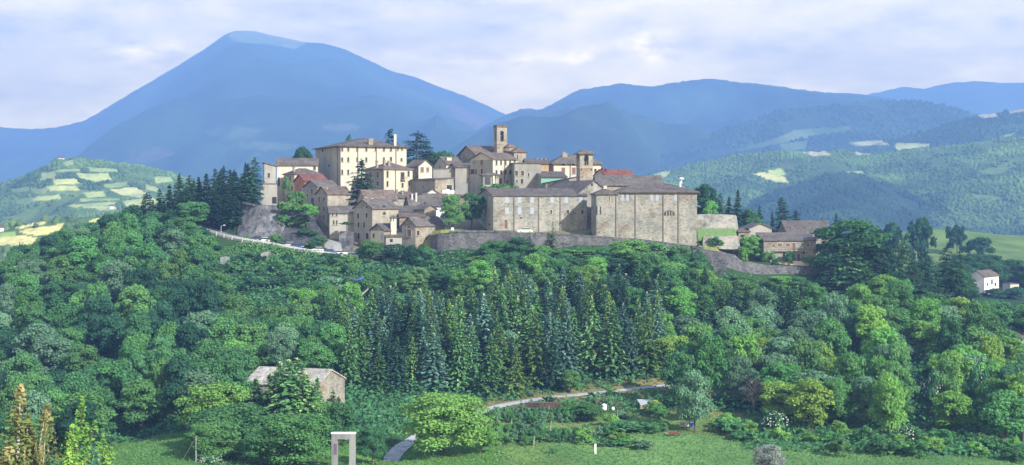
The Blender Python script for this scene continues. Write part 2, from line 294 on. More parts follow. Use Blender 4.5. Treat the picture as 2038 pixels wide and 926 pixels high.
# ---------------------------------------------------------------- near hill (heights relative to the eye, by photo column and distance)
US=[-500,0,200,400,480,600,700,850,950,1200,1400,1500,1650,1850,2038,2500]
TB=[ # D, heights at each column
(60, [-30]*16),(150,[-44,-42,-41,-38,-37,-37,-37,-37,-37,-37,-37,-37,-38,-39,-40,-44]),
(200,[-52,-48,-44,-41,-41,-41,-41,-41.5,-42,-42,-42,-42,-42.5,-43,-43.5,-47]),
(235,[-54,-49,-42.5,-41,-42,-43,-43,-43.5,-44,-44,-44,-44,-44.3,-44.6,-45,-50]),
(250,[-55,-50,-44,-42,-42.5,-42.5,-42.5,-43,-43.3,-43.4,-43.6,-44,-44.5,-45,-46,-52]),
(265,[-55,-50,-46,-42,-42,-41.5,-42,-42.6,-43,-43,-43,-43.5,-44.5,-45,-47,-54]),
(290,[-54,-48,-45,-42,-41,-40,-40,-41,-41.8,-41.3,-41.5,-42,-43,-44,-47,-55]),
(330,[-50,-43,-39,-36,-34,-33.5,-33.5,-34,-34.5,-35,-36,-36,-37,-37.5,-43,-54]),
(365,[-48,-37,-30,-27,-25,-24.5,-24.5,-25,-25,-25,-27,-30,-31,-30.5,-38,-52]),
(388,[-48,-33,-24,-19,-18,-17.5,-17.3,-17.5,-18,-18.5,-22.5,-25,-27,-27,-38,-52]),
(397,[-48,-31,-21,-15,-14,-15,-15.5,-13.5,-9,-9,-13.5,-20,-22,-25.5,-38,-52]),
(405,[-48,-30,-19,-11,-11,-13,-13,-11,-9,-9,-12,-17.4,-19.5,-25.5,-38,-52]),
(420,[-48,-29,-17,-7,-4,-4,-7,-7,-6,-6,-8,-15,-18,-26,-38,-52]),
(445,[-50,-30,-18,-6,-1,0,1,1,0,0,-4,-13,-19,-28,-39,-52]),
(475,[-56,-36,-22,-8,-2,2,4,5,5,3,-4,-15,-24,-31,-40,-52]),
(520,[-70,-56,-44,-28,-20,-12,-6,-2,-2,-8,-16,-24,-30,-36,-40,-50]),
(600,[-95,-90,-84,-74,-66,-58,-54,-54,-54,-56,-58,-50,-40,-40,-41,-48]),
(680,[-108,-108,-105,-100,-98,-96,-95,-95,-95,-92,-85,-64,-36,-28,-27,-34]),
(760,[-110,-110,-110,-110,-110,-110,-110,-110,-110,-108,-96,-66,-24,-14.5,-18.5,-28]),
(850,[-111,-111,-111,-111,-111,-111,-111,-111,-111,-110,-104,-82,-44,-30,-33,-45]),
(980,[-112]*10+[-110,-104,-90,-82,-84,-90]),(1150,[-113]*16)]
DS=np.array([r[0] for r in TB],float); TZ=np.array([r[1] for r in TB],float); UU=np.array(US,float)
def table(u,D):
    u=np.clip(u,UU[0],UU[-1]); D=np.clip(D,DS[0],DS[-1])
    i=np.clip(np.searchsorted(DS,D)-1,0,len(DS)-2); t=(D-DS[i])/(DS[i+1]-DS[i])
    j=np.clip(np.searchsorted(UU,u)-1,0,len(UU)-2); s=(u-UU[j])/(UU[j+1]-UU[j]); s=s*s*(3-2*s)
    a=TZ[i,j]*(1-s)+TZ[i,j+1]*s; b=TZ[i+1,j]*(1-s)+TZ[i+1,j+1]*s
    return a*(1-t)+b*t
RES=2.5; gx=np.arange(-520,520.1,RES); gy=np.arange(60,1150.1,RES)
GX,GY=np.meshgrid(gx,gy); GU=GX/GY*F+CX
GZ=table(GU,GY)
def blur(a,n):
    for _ in range(n):
        p=np.pad(a,1,mode='edge'); a=(p[:-2,1:-1]+p[2:,1:-1]+p[1:-1,:-2]+p[1:-1,2:]+2*p[1:-1,1:-1])/6
    return a
GZ=blur(GZ,5)+CZ
wood=np.clip((GZ*0+1),0,1)
GZ+= fbm(GX,GY,22,3,3)*2.2*np.clip((GY-285)/40,0.12,1)*np.clip((392-GY)/10,.15,1)
def seg(px_,py_,P,Q):
    d=np.array(Q[:2])-np.array(P[:2]); l=(d**2).sum(); t=np.clip(((px_-P[0])*d[0]+(py_-P[1])*d[1])/l,0,1)
    return np.hypot(px_-(P[0]+t*d[0]),py_-(P[1]+t*d[1])), P[2]+t*(Q[2]-P[2])
def carve(path,half,fall,front=None):
    global GZ
    best=np.full(GZ.shape,1e9); bz=np.zeros(GZ.shape)
    for P,Q in zip(path[:-1],path[1:]):
        d,z=seg(GX,GY,P,Q); k=d<best; best=np.where(k,d,best); bz=np.where(k,z,bz)
    w=np.clip(1-(best-half)/fall,0,1); w=w*w*(3-2*w)
    if front: w=w*np.clip((GY-front)/1.2,0,1)
    GZ=GZ*(1-w)+bz*w
    return best
def smooth_path(pts,n=8):
    P=[Vector(p) for p in pts]; out=[]
    for i in range(len(P)-1):
        a=P[max(i-1,0)];b=P[i];c=P[i+1];d=P[min(i+2,len(P)-1)]
        for k in range(n):
            t=k/n; out.append(.5*((2*b)+(c-a)*t+(2*a-5*b+4*c-d)*t*t+(3*b-a-3*c+d)*t**3))
    return out+[P[-1]]
ROAD=smooth_path([at(380,447,418),at(415,458,413),at(450,469,409),at(480,477,406),at(520,484,403.5),at(560,491,401.5),at(620,502,398.5),at(690,513,396),at(760,528,395),at(830,545,393)])
LANE=smooth_path([at(770,935,238),at(790,900,246),at(830,872,258),at(880,846,270),at(960,820,281),at(1010,806,286),at(1090,793,291),at(1180,784,295),at(1280,773,300),at(1360,765,304),at(1440,760,308)])
TERR=[at(893,459,401),at(950,462,399),at(1045,464,398),at(1160,470,397.5),at(1280,478,397.5),at(1405,493,397.5)]
FARM=[at(1490,521,404),at(1650,523,408)]
dTerr=carve(TERR,4.6,1.,391.6); dRoad=carve(ROAD,3.6,3); dLane=carve(LANE,2.2,3); carve(FARM,3,3)
# ragged front edge of the terrace is held by its wall: ground in front of the wall drops at once
def gz(x,y):
    fx=(np.asarray(x,float)-gx[0])/RES; fy=(np.asarray(y,float)-gy[0])/RES
    i=np.clip(fx.astype(int) if hasattr(fx,'astype') else int(fx),0,len(gx)-2); j=np.clip(fy.astype(int) if hasattr(fy,'astype') else int(fy),0,len(gy)-2)
    a=np.clip(fx-i,0,1); b=np.clip(fy-j,0,1)
    return (GZ[j,i]*(1-a)+GZ[j,i+1]*a)*(1-b)+(GZ[j+1,i]*(1-a)+GZ[j+1,i+1]*a)*b
def ground(u,D):
    x=(u-CX)/F*D; return float(gz(x,D))
def gpt(u,D,dz=0): return Vector(((u-CX)/F*D,D,ground(u,D)+dz))
# what grows where
GPY=PH-(GZ-CZ)/GY*F
C=np.zeros(GX.shape+(4,)); C[...,3]=1
def kc(mask,c):
    m=np.clip(mask,0,1)[...,None]; C[...,:3]=C[...,:3]*(1-m)+np.array(c)*m
C[...,:3]=(.022,.050,.020)
nz=fbm(GX,GY,9,3,11)
kc(((GY<279+6*nz)&(GU>930)).astype(float),(.125,.190,.060))                       # garden and meadow
kc(((GY<262+3*nz)&(GU>1160-(GY-235)*4)).astype(float),(.105,.20,.070))           # smooth field at the foot
kc(np.clip((nz+.02)*8,0,1)*((GY>262)&(GY<282)&(GU>930)&(GU<1500)),(.16,.155,.06)) # dry grass
kc(((GY<285)&(GU>210)&(GU<400)&(GY>200)&(GY<258)).astype(float),(.075,.17,.045))
kc(((GY<250)&(GU>640)&(GU<1000)).astype(float),(.075,.17,.035))
kc(((dLane<9+5*nz)&(GY>283)).astype(float)*.8,(.17,.15,.07))
tm_=(dTerr<5)&(GY>392); kc(tm_.astype(float),(.17,.18,.065)); kc(np.clip((nz+.1)*6,0,1)*tm_,(.09,.15,.035))
kc(((GY>402)&(GY<520)&(GU>480)&(GU<1500)&(dTerr>6)).astype(float),(.13,.12,.09))
kc(((GY>640)&(GU>1700)).astype(float),(.095,.155,.060))
kc((GY>860).astype(float),(.03,.055,.03))
idx=np.arange(GX.size).reshape(GX.shape); Q=np.stack([idx[:-1,:-1],idx[:-1,1:],idx[1:,1:],idx[1:,:-1]],-1).reshape(-1,4)
me=npmesh('hill_ground',np.stack([GX,GY,GZ],-1).reshape(-1,3),Q,m_ground('hill_ground',.5,1.2,.05),True,col=C.reshape(-1,4)); tag(link('hill_ground',me),'green hillside the town stands on, meadow at its foot','hillside',kind='structure')
pl=MB().add([(-9000,-400,-14),(9000,-400,-14),(9000,14000,-14),(-9000,14000,-14)],[(0,1,2,3)]).build('valley_ground',m_plain('valley_floor',(.05,.085,.035),.95,var=.4,sc=.006,spec=.05)); tag(pl,kind='structure')
def strip(name,path,w,mat,lift):
    V=[];Fq=[]
    for i,p in enumerate(path):
        a=path[max(i-1,0)];b=path[min(i+1,len(path)-1)]; d=(b-a); d.z=0; d.normalize(); n=Vector((-d.y,d.x,0))
        for k in range(5):
            q=p+n*(w*(k/2-1)); V.append((q.x,q.y,max(float(gz(q.x,q.y)),p.z if k in(1,2,3) else -99)+lift))
    for i in range(len(path)-1):
        for k in range(4): Fq.append((i*5+k,i*5+k+1,i*5+k+6,i*5+k+5))
    return link(name,npmesh(name,V,Fq,mat,True))
tag(strip('road',ROAD,2.9,M['asphalt'],.10),kind='structure'); tag(strip('lane',LANE,1.5,M['lane'],.12),kind='structure')
# ---------------------------------------------------------------- far hills
def pip(px,py,poly):
    ins=np.zeros(px.shape,bool); n=len(poly)
    for i in range(n):
        x1,y1=poly[i];x2,y2=poly[(i+1)%n]
        if y1==y2: continue
        c=((y1>py)!=(y2>py))&(px<(x2-x1)*(py-y1)/(y2-y1)+x1); ins^=c
    return ins
WOODS=[]; HV={}
def hill(name,label,sil,D,run,zb,amp,nsc,base,fields=(),nx=420,ny=150,p=1.0,fuzz=0,seed=1,mat=None,back=900,trees=0,tr=7,edge=None):
    sil=sorted(sil); su=np.array([s[0] for s in sil],float); sy=np.array([s[1] for s in sil],float)
    u=np.linspace(su[0],su[-1],nx); zr=np.interp(u,su,zpy(sy,D)); k=1; 
    for _ in range(k): zr=np.convolve(np.pad(zr,2,mode='edge'),np.ones(5)/5,'valid')
    fz=fbm(u,u*0,(su[-1]-su[0])/nx*3,2,seed)*fuzz
    x=(u-CX)/F*D
    t=np.concatenate([np.linspace(0,1,ny),np.linspace(1.06,2,14)])
    T,UG=np.meshgrid(t,u,indexing='ij'); ZR=np.broadcast_to(zr,T.shape)
    Y=np.where(T<=1,D-run*(1-T),D+back*(T-1)); X=(UG-CX)/F*Y; pr=np.where(T<=1,np.clip(T,0,1)**p,np.clip(2-T,0,1))
    ed=np.clip(np.minimum(u-su[0],su[-1]-u)/((su[-1]-su[0])*.04),0,1) if edge else np.ones(nx)
    nn=fbm(X+0*Y,Y*.55,nsc,5,seed+3); rg=1-np.abs(fbm(X,Y*.35,nsc*.8,4,seed+9))*4
    ZR=ZR+fz*np.where(T<=1,np.clip(T,0,1)**40,np.clip(2-T,0,1)**8)
    Z=zb+(ZR-zb)*pr*1.0+(nn*1.2+(rg-.5)*.5)*amp*np.clip(1-T,0,1)**.6*np.clip(T*6,0,1)*2
    Z=np.where(T<=1,np.minimum(Z,CZ+(ZR-CZ)*(1)+0*Z+np.where(ZR>CZ,0,1e6)),Z)
    # nothing in front may rise above the drawn skyline
    lim=CZ+(ZR-CZ)/D*Y*1.0; Z=np.where((T<.985),np.minimum(Z,lim-.004*D*(1-T)),Z)
    PXv=X/Y*F+CX; PYv=PH-(Z-CZ)/Y*F
    Cc=np.zeros(T.shape+(4,)); Cc[...,3]=1; Cc[...,:3]=base
    v=fbm(X,Y,nsc*.5,4,seed+21); Cc[...,:3]*=(1+v[...,None]*(1.5 if mat is MM else .8))
    FM=np.zeros(T.shape,bool); FM2=FM.copy(); wob=fbm(X,Y,nsc*.12,3,seed+5)
    for poly,c in fields:
        m=pip(PXv+wob*7,PYv+wob*3,poly)&(T<=1); FM|=m; cxp=sum(q[0] for q in poly)/len(poly); cyp=sum(q[1] for q in poly)/len(poly); FM2|=pip(PXv+wob*7,PYv+wob*3,[(cxp+(a-cxp)*1.04,b+(2.5 if b>cyp else -.5)+tr*.35*(b>cyp)) for a,b in poly]); Cc[m,:3]=np.array(c)*(1+fbm(X,Y,40,2,seed+7)[m][:,None]*.3)
    i=np.arange(T.size).reshape(T.shape); q=np.stack([i[:-1,:-1],i[:-1,1:],i[1:,1:],i[1:,:-1]],-1).reshape(-1,4)
    me=npmesh(name,np.stack([X,Y,Z],-1).reshape(-1,3),q,mat,True,col=Cc.reshape(-1,4)); tag(link(name,me),label,kind='structure')
    if trees:
        vis=(T>.03)&(T<=1.0)&~FM2&(PXv>-60)&(PXv<2100)
        cl_=fbm(X,Y,nsc*.28,4,seed+31); vis&=(cl_>-.07+.10*rng.standard_normal(T.shape)*.6); ii=np.flatnonzero(vis.ravel()); s=rng.choice(ii,min(trees,len(ii)),replace=True)
        dxs=(x[1]-x[0]); P=np.stack([X.ravel()[s]+rng.uniform(-.5,.5,len(s))*dxs,Y.ravel()[s]+rng.uniform(-.5,.5,len(s))*run/ny,Z.ravel()[s]],-1)
        WOODS.append((name,P,tr,seed,np.clip(.42+1.5*fbm(P[:,0],P[:,1],nsc*.35,4,seed+51)+rng.uniform(-.22,.22,len(s)),0,1)))
    f=(T<=1); HV[name]=(PXv[f],PYv[f],Y[f])
MH=m_ground('far_hill_ground',1.,.10,.006); MM=m_ground('mountain_ground',1.,.022,.0016)
SUNF=(.46,.50,.17); PALE=(.38,.37,.20); GRN=(.16,.26,.09)
hill('mountain','tall pointed wooded mountain with grassy summit behind the town',[(-900,300),(-300,275),(0,253),(60,257),(110,255),(170,240),(210,216),(260,186),(300,165),(350,135),(380,115),(410,97),(440,75),(455,66),(475,62),(500,62),(530,68),(570,78),(605,86),(640,88),(680,97),(720,115),(750,128),(780,142),(830,155),(880,175),(930,193),(970,210),(1000,226),(1100,250),(1300,300),(1600,380)],9000,5300,-13,330,1300,(.030,.060,.030),
 fields=[([(452,70),(470,60),(530,62),(610,84),(585,98),(560,92),(520,88),(470,84)],(.22,.24,.10)),([(405,262),(470,250),(530,258),(500,275),(420,272)],(.07,.105,.055)),([(255,300),(330,292),(350,305),(300,325),(262,318)],(.085,.085,.06)),([(470,285),(540,283),(600,290),(560,300),(480,296)],(.085,.12,.06)),([(640,250),(700,246),(720,258),(660,262)],(.10,.11,.08)),([(880,200),(990,240),(1010,280),(960,270),(900,230)],(.10,.075,.06)),([(30,285),(120,280),(160,290),(60,300)],(.04,.07,.03))],
 nx=700,ny=220,p=1.05,fuzz=7,seed=4,mat=MM)
hill('wooded_ridge','long dark wooded ridge to the right of the mountain',[(820,330),(940,262),(1000,231),(1040,216),(1075,219),(1110,203),(1150,180),(1190,174),(1240,165),(1290,173),(1340,165),(1410,157),(1460,163),(1520,168),(1590,178),(1640,184),(1700,187),(1740,192),(1800,202),(1900,220),(2100,245),(2400,280)],7400,3300,-13,270,900,(.028,.058,.028),
 fields=[([(1440,262),(1500,240),(1560,225),(1600,222),(1540,245),(1470,275)],(.07,.12,.05)),([(1110,210),(1200,240),(1260,270),(1200,262),(1120,230)],(.03,.055,.03))],nx=600,ny=180,fuzz=10,seed=14,mat=MM)
hill('distant_ridge','hazy outermost ridge on the far right horizon',[(1500,240),(1650,205),(1730,188),(1800,172),(1835,178),(1880,167),(1945,161),(2000,166),(2100,164),(2500,190)],9600,1500,-13,90,800,(.04,.075,.035),nx=300,ny=90,fuzz=8,seed=24,mat=MM,back=500)
hill('middle_hill','rounded wooded hill with pale fields in front of the ridge',[(1250,330),(1400,270),(1504,238),(1554,218),(1640,212),(1717,202),(1835,202),(1890,213),(1926,225),(1990,250),(2100,290),(2300,330)],5200,1700,-13,70,430,(.030,.062,.030),
 fields=[([(1460,300),(1500,285),(1560,270),(1580,258),(1690,252),(1695,262),(1600,275),(1530,290),(1470,302)],(.11,.165,.065)),([(1550,288),(1610,280),(1600,296),(1560,300)],(.09,.14,.06)),([(1690,284),(1770,279),(1740,290),(1700,290)],(.34,.33,.16))],nx=400,ny=130,fuzz=8,seed=34,mat=MH,trees=11000,tr=5.6)
hill('right_hill','dark wooded hill sloping up at the right edge',[(1640,345),(1700,315),(1754,284),(1822,268),(1890,243),(1944,229),(1980,225),(2038,216),(2150,205),(2400,200)],4000,1200,-13,40,350,(.036,.070,.030),
 fields=[([(1690,281),(1754,280),(1780,290),(1700,288)],PALE),([(1780,285),(1850,285),(1850,292),(1800,310),(1785,300)],SUNF),([(1945,228),(1980,224),(1990,232),(1950,234)],(.34,.31,.22)),([(2005,220),(2050,214),(2050,222),(2010,226)],(.38,.34,.24)),([(1955,285),(2020,264),(2025,268),(1960,290)],(.24,.27,.12))],nx=320,ny=110,fuzz=7,seed=44,mat=MH,trees=11000,tr=4.2)
hill('sunlit_hill','sunlit wooded hill with bright yellow fields behind the right houses',[(1180,420),(1260,365),(1300,347),(1382,327),(1440,315),(1472,309),(1554,303),(1590,303),(1660,300),(1740,306),(1810,300),(1880,292),(1950,282),(2038,270),(2250,255)],2950,1050,-13,40,290,(.095,.155,.048),
 fields=[([(1490,347),(1520,343),(1560,352),(1572,364),(1545,362),(1510,352)],(.58,.56,.22)),([(1525,340),(1555,336),(1566,348),(1550,354)],(.42,.52,.16)),([(1590,302),(1640,300),(1655,308),(1620,312)],(.40,.36,.22)),([(1670,342),(1715,340),(1725,346),(1690,350)],(.30,.40,.13)),([(1300,346),(1335,340),(1325,352),(1305,354)],(.36,.42,.16)),([(1930,385),(2000,392),(1990,398),(1940,394)],(.15,.22,.08)),([(1690,300),(1760,300),(1740,308),(1700,308)],(.3,.34,.15))],nx=420,ny=140,fuzz=6,seed=54,mat=MH,trees=36000,tr=2.7)
hill('dark_dome_hill','dark dome shaped wooded hill behind the farmhouse',[(1400,445),(1480,410),(1527,390),(1581,368),(1636,348),(1663,344),(1708,348),(1754,363),(1800,380),(1867,392),(1935,396),(2038,385),(2300,370)],2500,750,-13,30,230,(.028,.060,.036),nx=340,ny=110,fuzz=5,seed=64,mat=MH,trees=22000,tr=2.8,back=400)  # cloud shadow on the dome is put into its darker ground colour
hill('left_field_hill','sunlit hill with patchwork fields in the left valley',[(-500,420),(-200,385),(0,367),(47,352),(78,338),(113,321),(148,317),(195,320),(233,329),(292,335),(338,344),(389,362),(450,385),(560,420)],2300,900,-13,30,220,(.095,.155,.048),
 fields=[([(125,322),(148,318),(150,328),(128,330)],SUNF),([(170,332),(230,336),(240,343),(180,342)],(.3,.38,.14)),([(60,372),(95,374),(90,386),(64,384)],(.26,.34,.12)),([(240,400),(300,392),(330,402),(300,412),(250,410)],(.40,.44,.18)),([(165,384),(205,380),(212,392),(176,394)],(.34,.42,.15)),([(300,352),(340,352),(350,362),(310,364)],(.34,.40,.15)),([(82,345),(110,341),(112,354),(78,360)],(.44,.48,.17)),([(100,357),(150,355),(165,366),(110,368)],SUNF),([(150,345),(215,345),(225,358),(190,362),(160,355)],(.38,.44,.16)),([(85,368),(150,370),(160,380),(100,380)],(.40,.46,.17)),([(220,378),(270,373),(295,386),(285,394),(240,388)],(.60,.58,.25)),([(280,366),(312,372),(318,384),(296,380)],(.30,.36,.14)),([(135,408),(230,402),(235,418),(200,420),(140,412)],(.40,.45,.18)),([(60,392),(120,388),(122,396),(64,400)],(.36,.43,.16)),([(160,396),(240,394),(238,399),(162,402)],(.30,.38,.13)),([(110,338),(160,336),(160,342),(112,343)],(.36,.42,.15)),([(20,376),(58,372),(58,380),(24,384)],(.26,.34,.12)),([(205,368),(255,362),(260,370),(215,375)],(.22,.3,.11)),([(30,398),(60,392),(62,404),(34,408)],(.2,.28,.1))],nx=420,ny=150,fuzz=5,seed=74,mat=MH,trees=20000,tr=2.5)
hill('valley_fields','low pale yellow fields on the left valley floor',[(-500,470),(-100,458),(0,450),(90,440),(180,432),(250,428),(330,432),(420,450)],1050,260,-13,3,90,(.05,.095,.03),
 fields=[([(30,452),(95,442),(90,446),(40,457)],(.42,.42,.20)),([(35,460),(125,445),(118,460),(80,470),(50,466)],(.46,.45,.20)),([(-60,478),(50,468),(75,474),(60,490),(-60,486)],(.42,.41,.19)),([(175,440),(200,432),(190,446),(178,448)],(.40,.42,.16)),([(5,462),(30,460),(28,470),(-10,470)],(.2,.3,.09))],nx=260,ny=90,fuzz=3,seed=84,mat=MH,trees=900,tr=2.5,back=150)
# far woods: tree crowns as little irregular domes, one mass per hill
def blobs(P,r,seed):
    rg=np.random.default_rng(seed); n=len(P)
    base=[]
    for ring,(rr,z) in enumerate([(0.85,-.3),(1.,.25),(.62,.8)]):
        for i in range(6): a=2*math.pi*(i+.5*ring)/6; base.append((rr*math.cos(a),rr*math.sin(a),z))
    base.append((0,0,1.12)); base=np.array(base); k=len(base)
    fs=[]
    for j in range(2):
        for i in range(6):
            a=j*6+i;b=j*6+(i+1)%6;c=a+6;d=b+6; fs+=[(a,b,c),(b,d,c)]
    fs+=[(12+i,12+(i+1)%6,18) for i in range(6)]
    fs=np.array(fs); s=r*rg.uniform(.4,1.45,(n,1,1))*np.array([1,1,1.15]); V=P[:,None,:]+base[None]*s*rg.uniform(.75,1.25,(n,k,1))
    Fq=(fs[None]+(np.arange(n)*k)[:,None,None]).reshape(-1,3)
    return V.reshape(-1,3),Fq,np.repeat(rg.random(n),len(fs))
WM={'dark_dome_hill':m_leaf('far_shade_toned_leaves',(.018,.040,.026),(.036,.074,.042),trans=.1,jit=0)}  # dome crowns get a darkened colour too, standing in for cloud shadow
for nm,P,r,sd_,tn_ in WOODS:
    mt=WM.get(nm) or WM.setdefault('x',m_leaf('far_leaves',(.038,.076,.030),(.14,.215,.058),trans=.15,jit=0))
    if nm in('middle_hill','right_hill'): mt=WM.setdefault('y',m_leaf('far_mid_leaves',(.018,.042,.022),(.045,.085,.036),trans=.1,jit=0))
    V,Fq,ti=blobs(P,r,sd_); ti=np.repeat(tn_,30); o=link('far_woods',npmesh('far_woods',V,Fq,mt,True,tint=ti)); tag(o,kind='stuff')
# ---------------------------------------------------------------- buildings
class Frame:
    """local frame of a house: corner nearest the eye at the origin, X along its right face, Y along its left face"""
    def __init__(s,pc,D,psi,base):
        s.o=at(pc,base,D); s.psi=R(psi); s.D=D
        s.X=Vector((math.cos(s.psi),math.sin(s.psi),0)); s.Y=Vector((-math.sin(s.psi),math.cos(s.psi),0))
    def span(s,px,axis):
        # length along the face until picture column px
        k=(px-CX)/F; d=s.X if axis=='x' else s.Y
        return (k*s.o.y-s.o.x)/(d.x-k*d.y)
    def hit(s,px,py,face,off=0):
        k=Vector(((px-CX)/F,1,(PH-py)/F)); n=s.Y if face=='x' else s.X; c=Vector((0,0,CZ))
        t=((s.o-c).dot(n)+off)/k.dot(n); p=c+k*t-s.o
        return (p.dot(s.X) if face=='x' else p.dot(s.Y)),p.z,t
HOUSES={}
def window(fr,face,px,py,w,h,style,parent,off=0):
    u,z,t=fr.hit(px,py,face,off); m=t/F; ca=max(.3,abs((fr.X if face=='x' else fr.Y).x))
    W=w*m/ca*1.12; H=h*m*1.1; ax='x' if face=='x' else 'y'
    def bx(mb,u0,u1,z0,z1,d0,d1):   # d outward distance
        if face=='x': mb.box(u0,u1,off-d1,off-d0,z0,z1)
        else: mb.box(off-d1,off-d0,u0,u1,z0,z1)
    u0,u1,z0,z1=u-W/2,u+W/2,z-H/2,z+H/2; f=.14
    fm=MB()
    if style in('w','s','r','d','b','g'):
        if style!='b':
            bx(fm,u0-f,u0,z0-.0,z1,-.1,.09); bx(fm,u1,u1+f,z0,z1,-.1,.09); bx(fm,u0-f,u1+f,z1,z1+f,-.1,.10)
        else: bx(fm,u0-.05,u1+.05,z1,z1+.06,-.1,.04)
        nm='door' if style=='d' else 'window'
        o=fm.build(nm,M['frame'],parent)
        pm=MB(); bx(pm,u0,u1,z0,z1,-.1,.02); mt={'w':'pane','s':'shutter','r':'rshutter','d':'door','b':'blind','g':'pane'}[style]
        pm.build({'w':'pane','s':'shutter','r':'shutter','d':'door_leaf','b':'blocked_panel','g':'pane'}[style],M[mt],o)
        if style in('w','s','r'):
            sm=MB(); bx(sm,u0-f-.08,u1+f+.08,z0-.13,z0-.003,-.1,.2); sm.build('sill',M['frame'],o)
        if style=='g':   # open shutters either side
            for a,b in((u0-f-W*.55,u0-f-.02),(u1+f+.02,u1+f+W*.55)):
                hm_=MB(); bx(hm_,a,b,z0,z1,-.02,.07); hm_.build('shutter',M['shutter'],o)
        return o
    if style=='v': bx(fm,u0,u1,z0,z1,-.1,.015); return fm.build('opening',M['void'],parent)
    if style=='a':
        n=8; pts=[(u0,z0),(u1,z0)]+[(u+math.cos(math.pi*i/n)*W/2,z0+H*.35+math.sin(math.pi*i/n)*H*.65) for i in range(n+1)]
        if face=='x': fm.prism(pts,'y',off+.1,off-.02)
        else: fm.prism(pts,'x',off+.1,off-.02)
        o=fm.build('arched_window',M['pane'],parent)
        bm_=MB()
        for i in range(1,4):
            q=u0+W*i/4; bx(bm_,q-.07,q+.07,z0,z0+H*.85,.021,.08)
        bm_.build('window_bar',M['frame'],o); return o
def roof_mesh(kind,a,b,h,r,ov=.45,th=.26):
    m=MB(); e=.012
    if kind=='gx' or kind=='gy':     # ridge along X / along Y
        W=b if kind=='gx' else a; Ln=a if kind=='gx' else b; s=r/(W/2)
        pts=[(-ov,h-ov*s+e),(W/2,h+r+e),(W+ov,h-ov*s+e),(W+ov,h-ov*s+th),(W/2,h+r+th*1.12),(-ov,h-ov*s+th)]
        m.prism(pts,'x' if kind=='gx' else 'y',-ov*.8,Ln+ov*.8)
    elif kind=='hip':
        x0,x1,y0,y1=-ov,a+ov,-ov,b+ov; w=min(x1-x0,y1-y0)/2
        if a>=b: rd=[(x0+w*.95,(y0+y1)/2),(x1-w*.95,(y0+y1)/2)]
        else: rd=[((x0+x1)/2,y0+w*.95),((x0+x1)/2,y1-w*.95)]
        zb=h-.1; zt=h+.14
        vs=[(x0,y0,zb),(x1,y0,zb),(x1,y1,zb),(x0,y1,zb),(x0,y0,zt),(x1,y0,zt),(x1,y1,zt),(x0,y1,zt),(*rd[0],h+r),(*rd[1],h+r)]
        fs=[(0,3,2,1),(0,1,5,4),(1,2,6,5),(2,3,7,6),(3,0,4,7)]
        fs+= [(4,5,9,8),(5,6,9),(6,7,8,9),(7,4,8)] if a>=b else [(4,5,8),(5,6,9,8),(6,7,9),(7,4,8,9)]
        m.add(vs,fs)
    elif kind in('sy','sx','sxl'):   # lean-to: rises to the back / to the right / to the left
        if kind=='sy': pts=[(-ov,h-ov*r/b+e),(b+ov*.5,h+r+ov*.5*r/b+e),(b+ov*.5,h+r+th),(-ov,h-ov*r/b+th)]; m.prism(pts,'x',-ov*.7,a+ov*.7)
        else:
            l,rr=(h,h+r) if kind=='sx' else (h+r,h); sl_=(rr-l)/a
            pts=[(-ov,l-ov*sl_+e),(a+ov,rr+ov*sl_+e),(a+ov,rr+ov*sl_+th),(-ov,l-ov*sl_+th)]; m.prism(pts,'y',-ov*.7,b+ov*.7)
    else: m.box(-.15,a+.15,-.15,b+.15,h+e,h+.3)
    return m
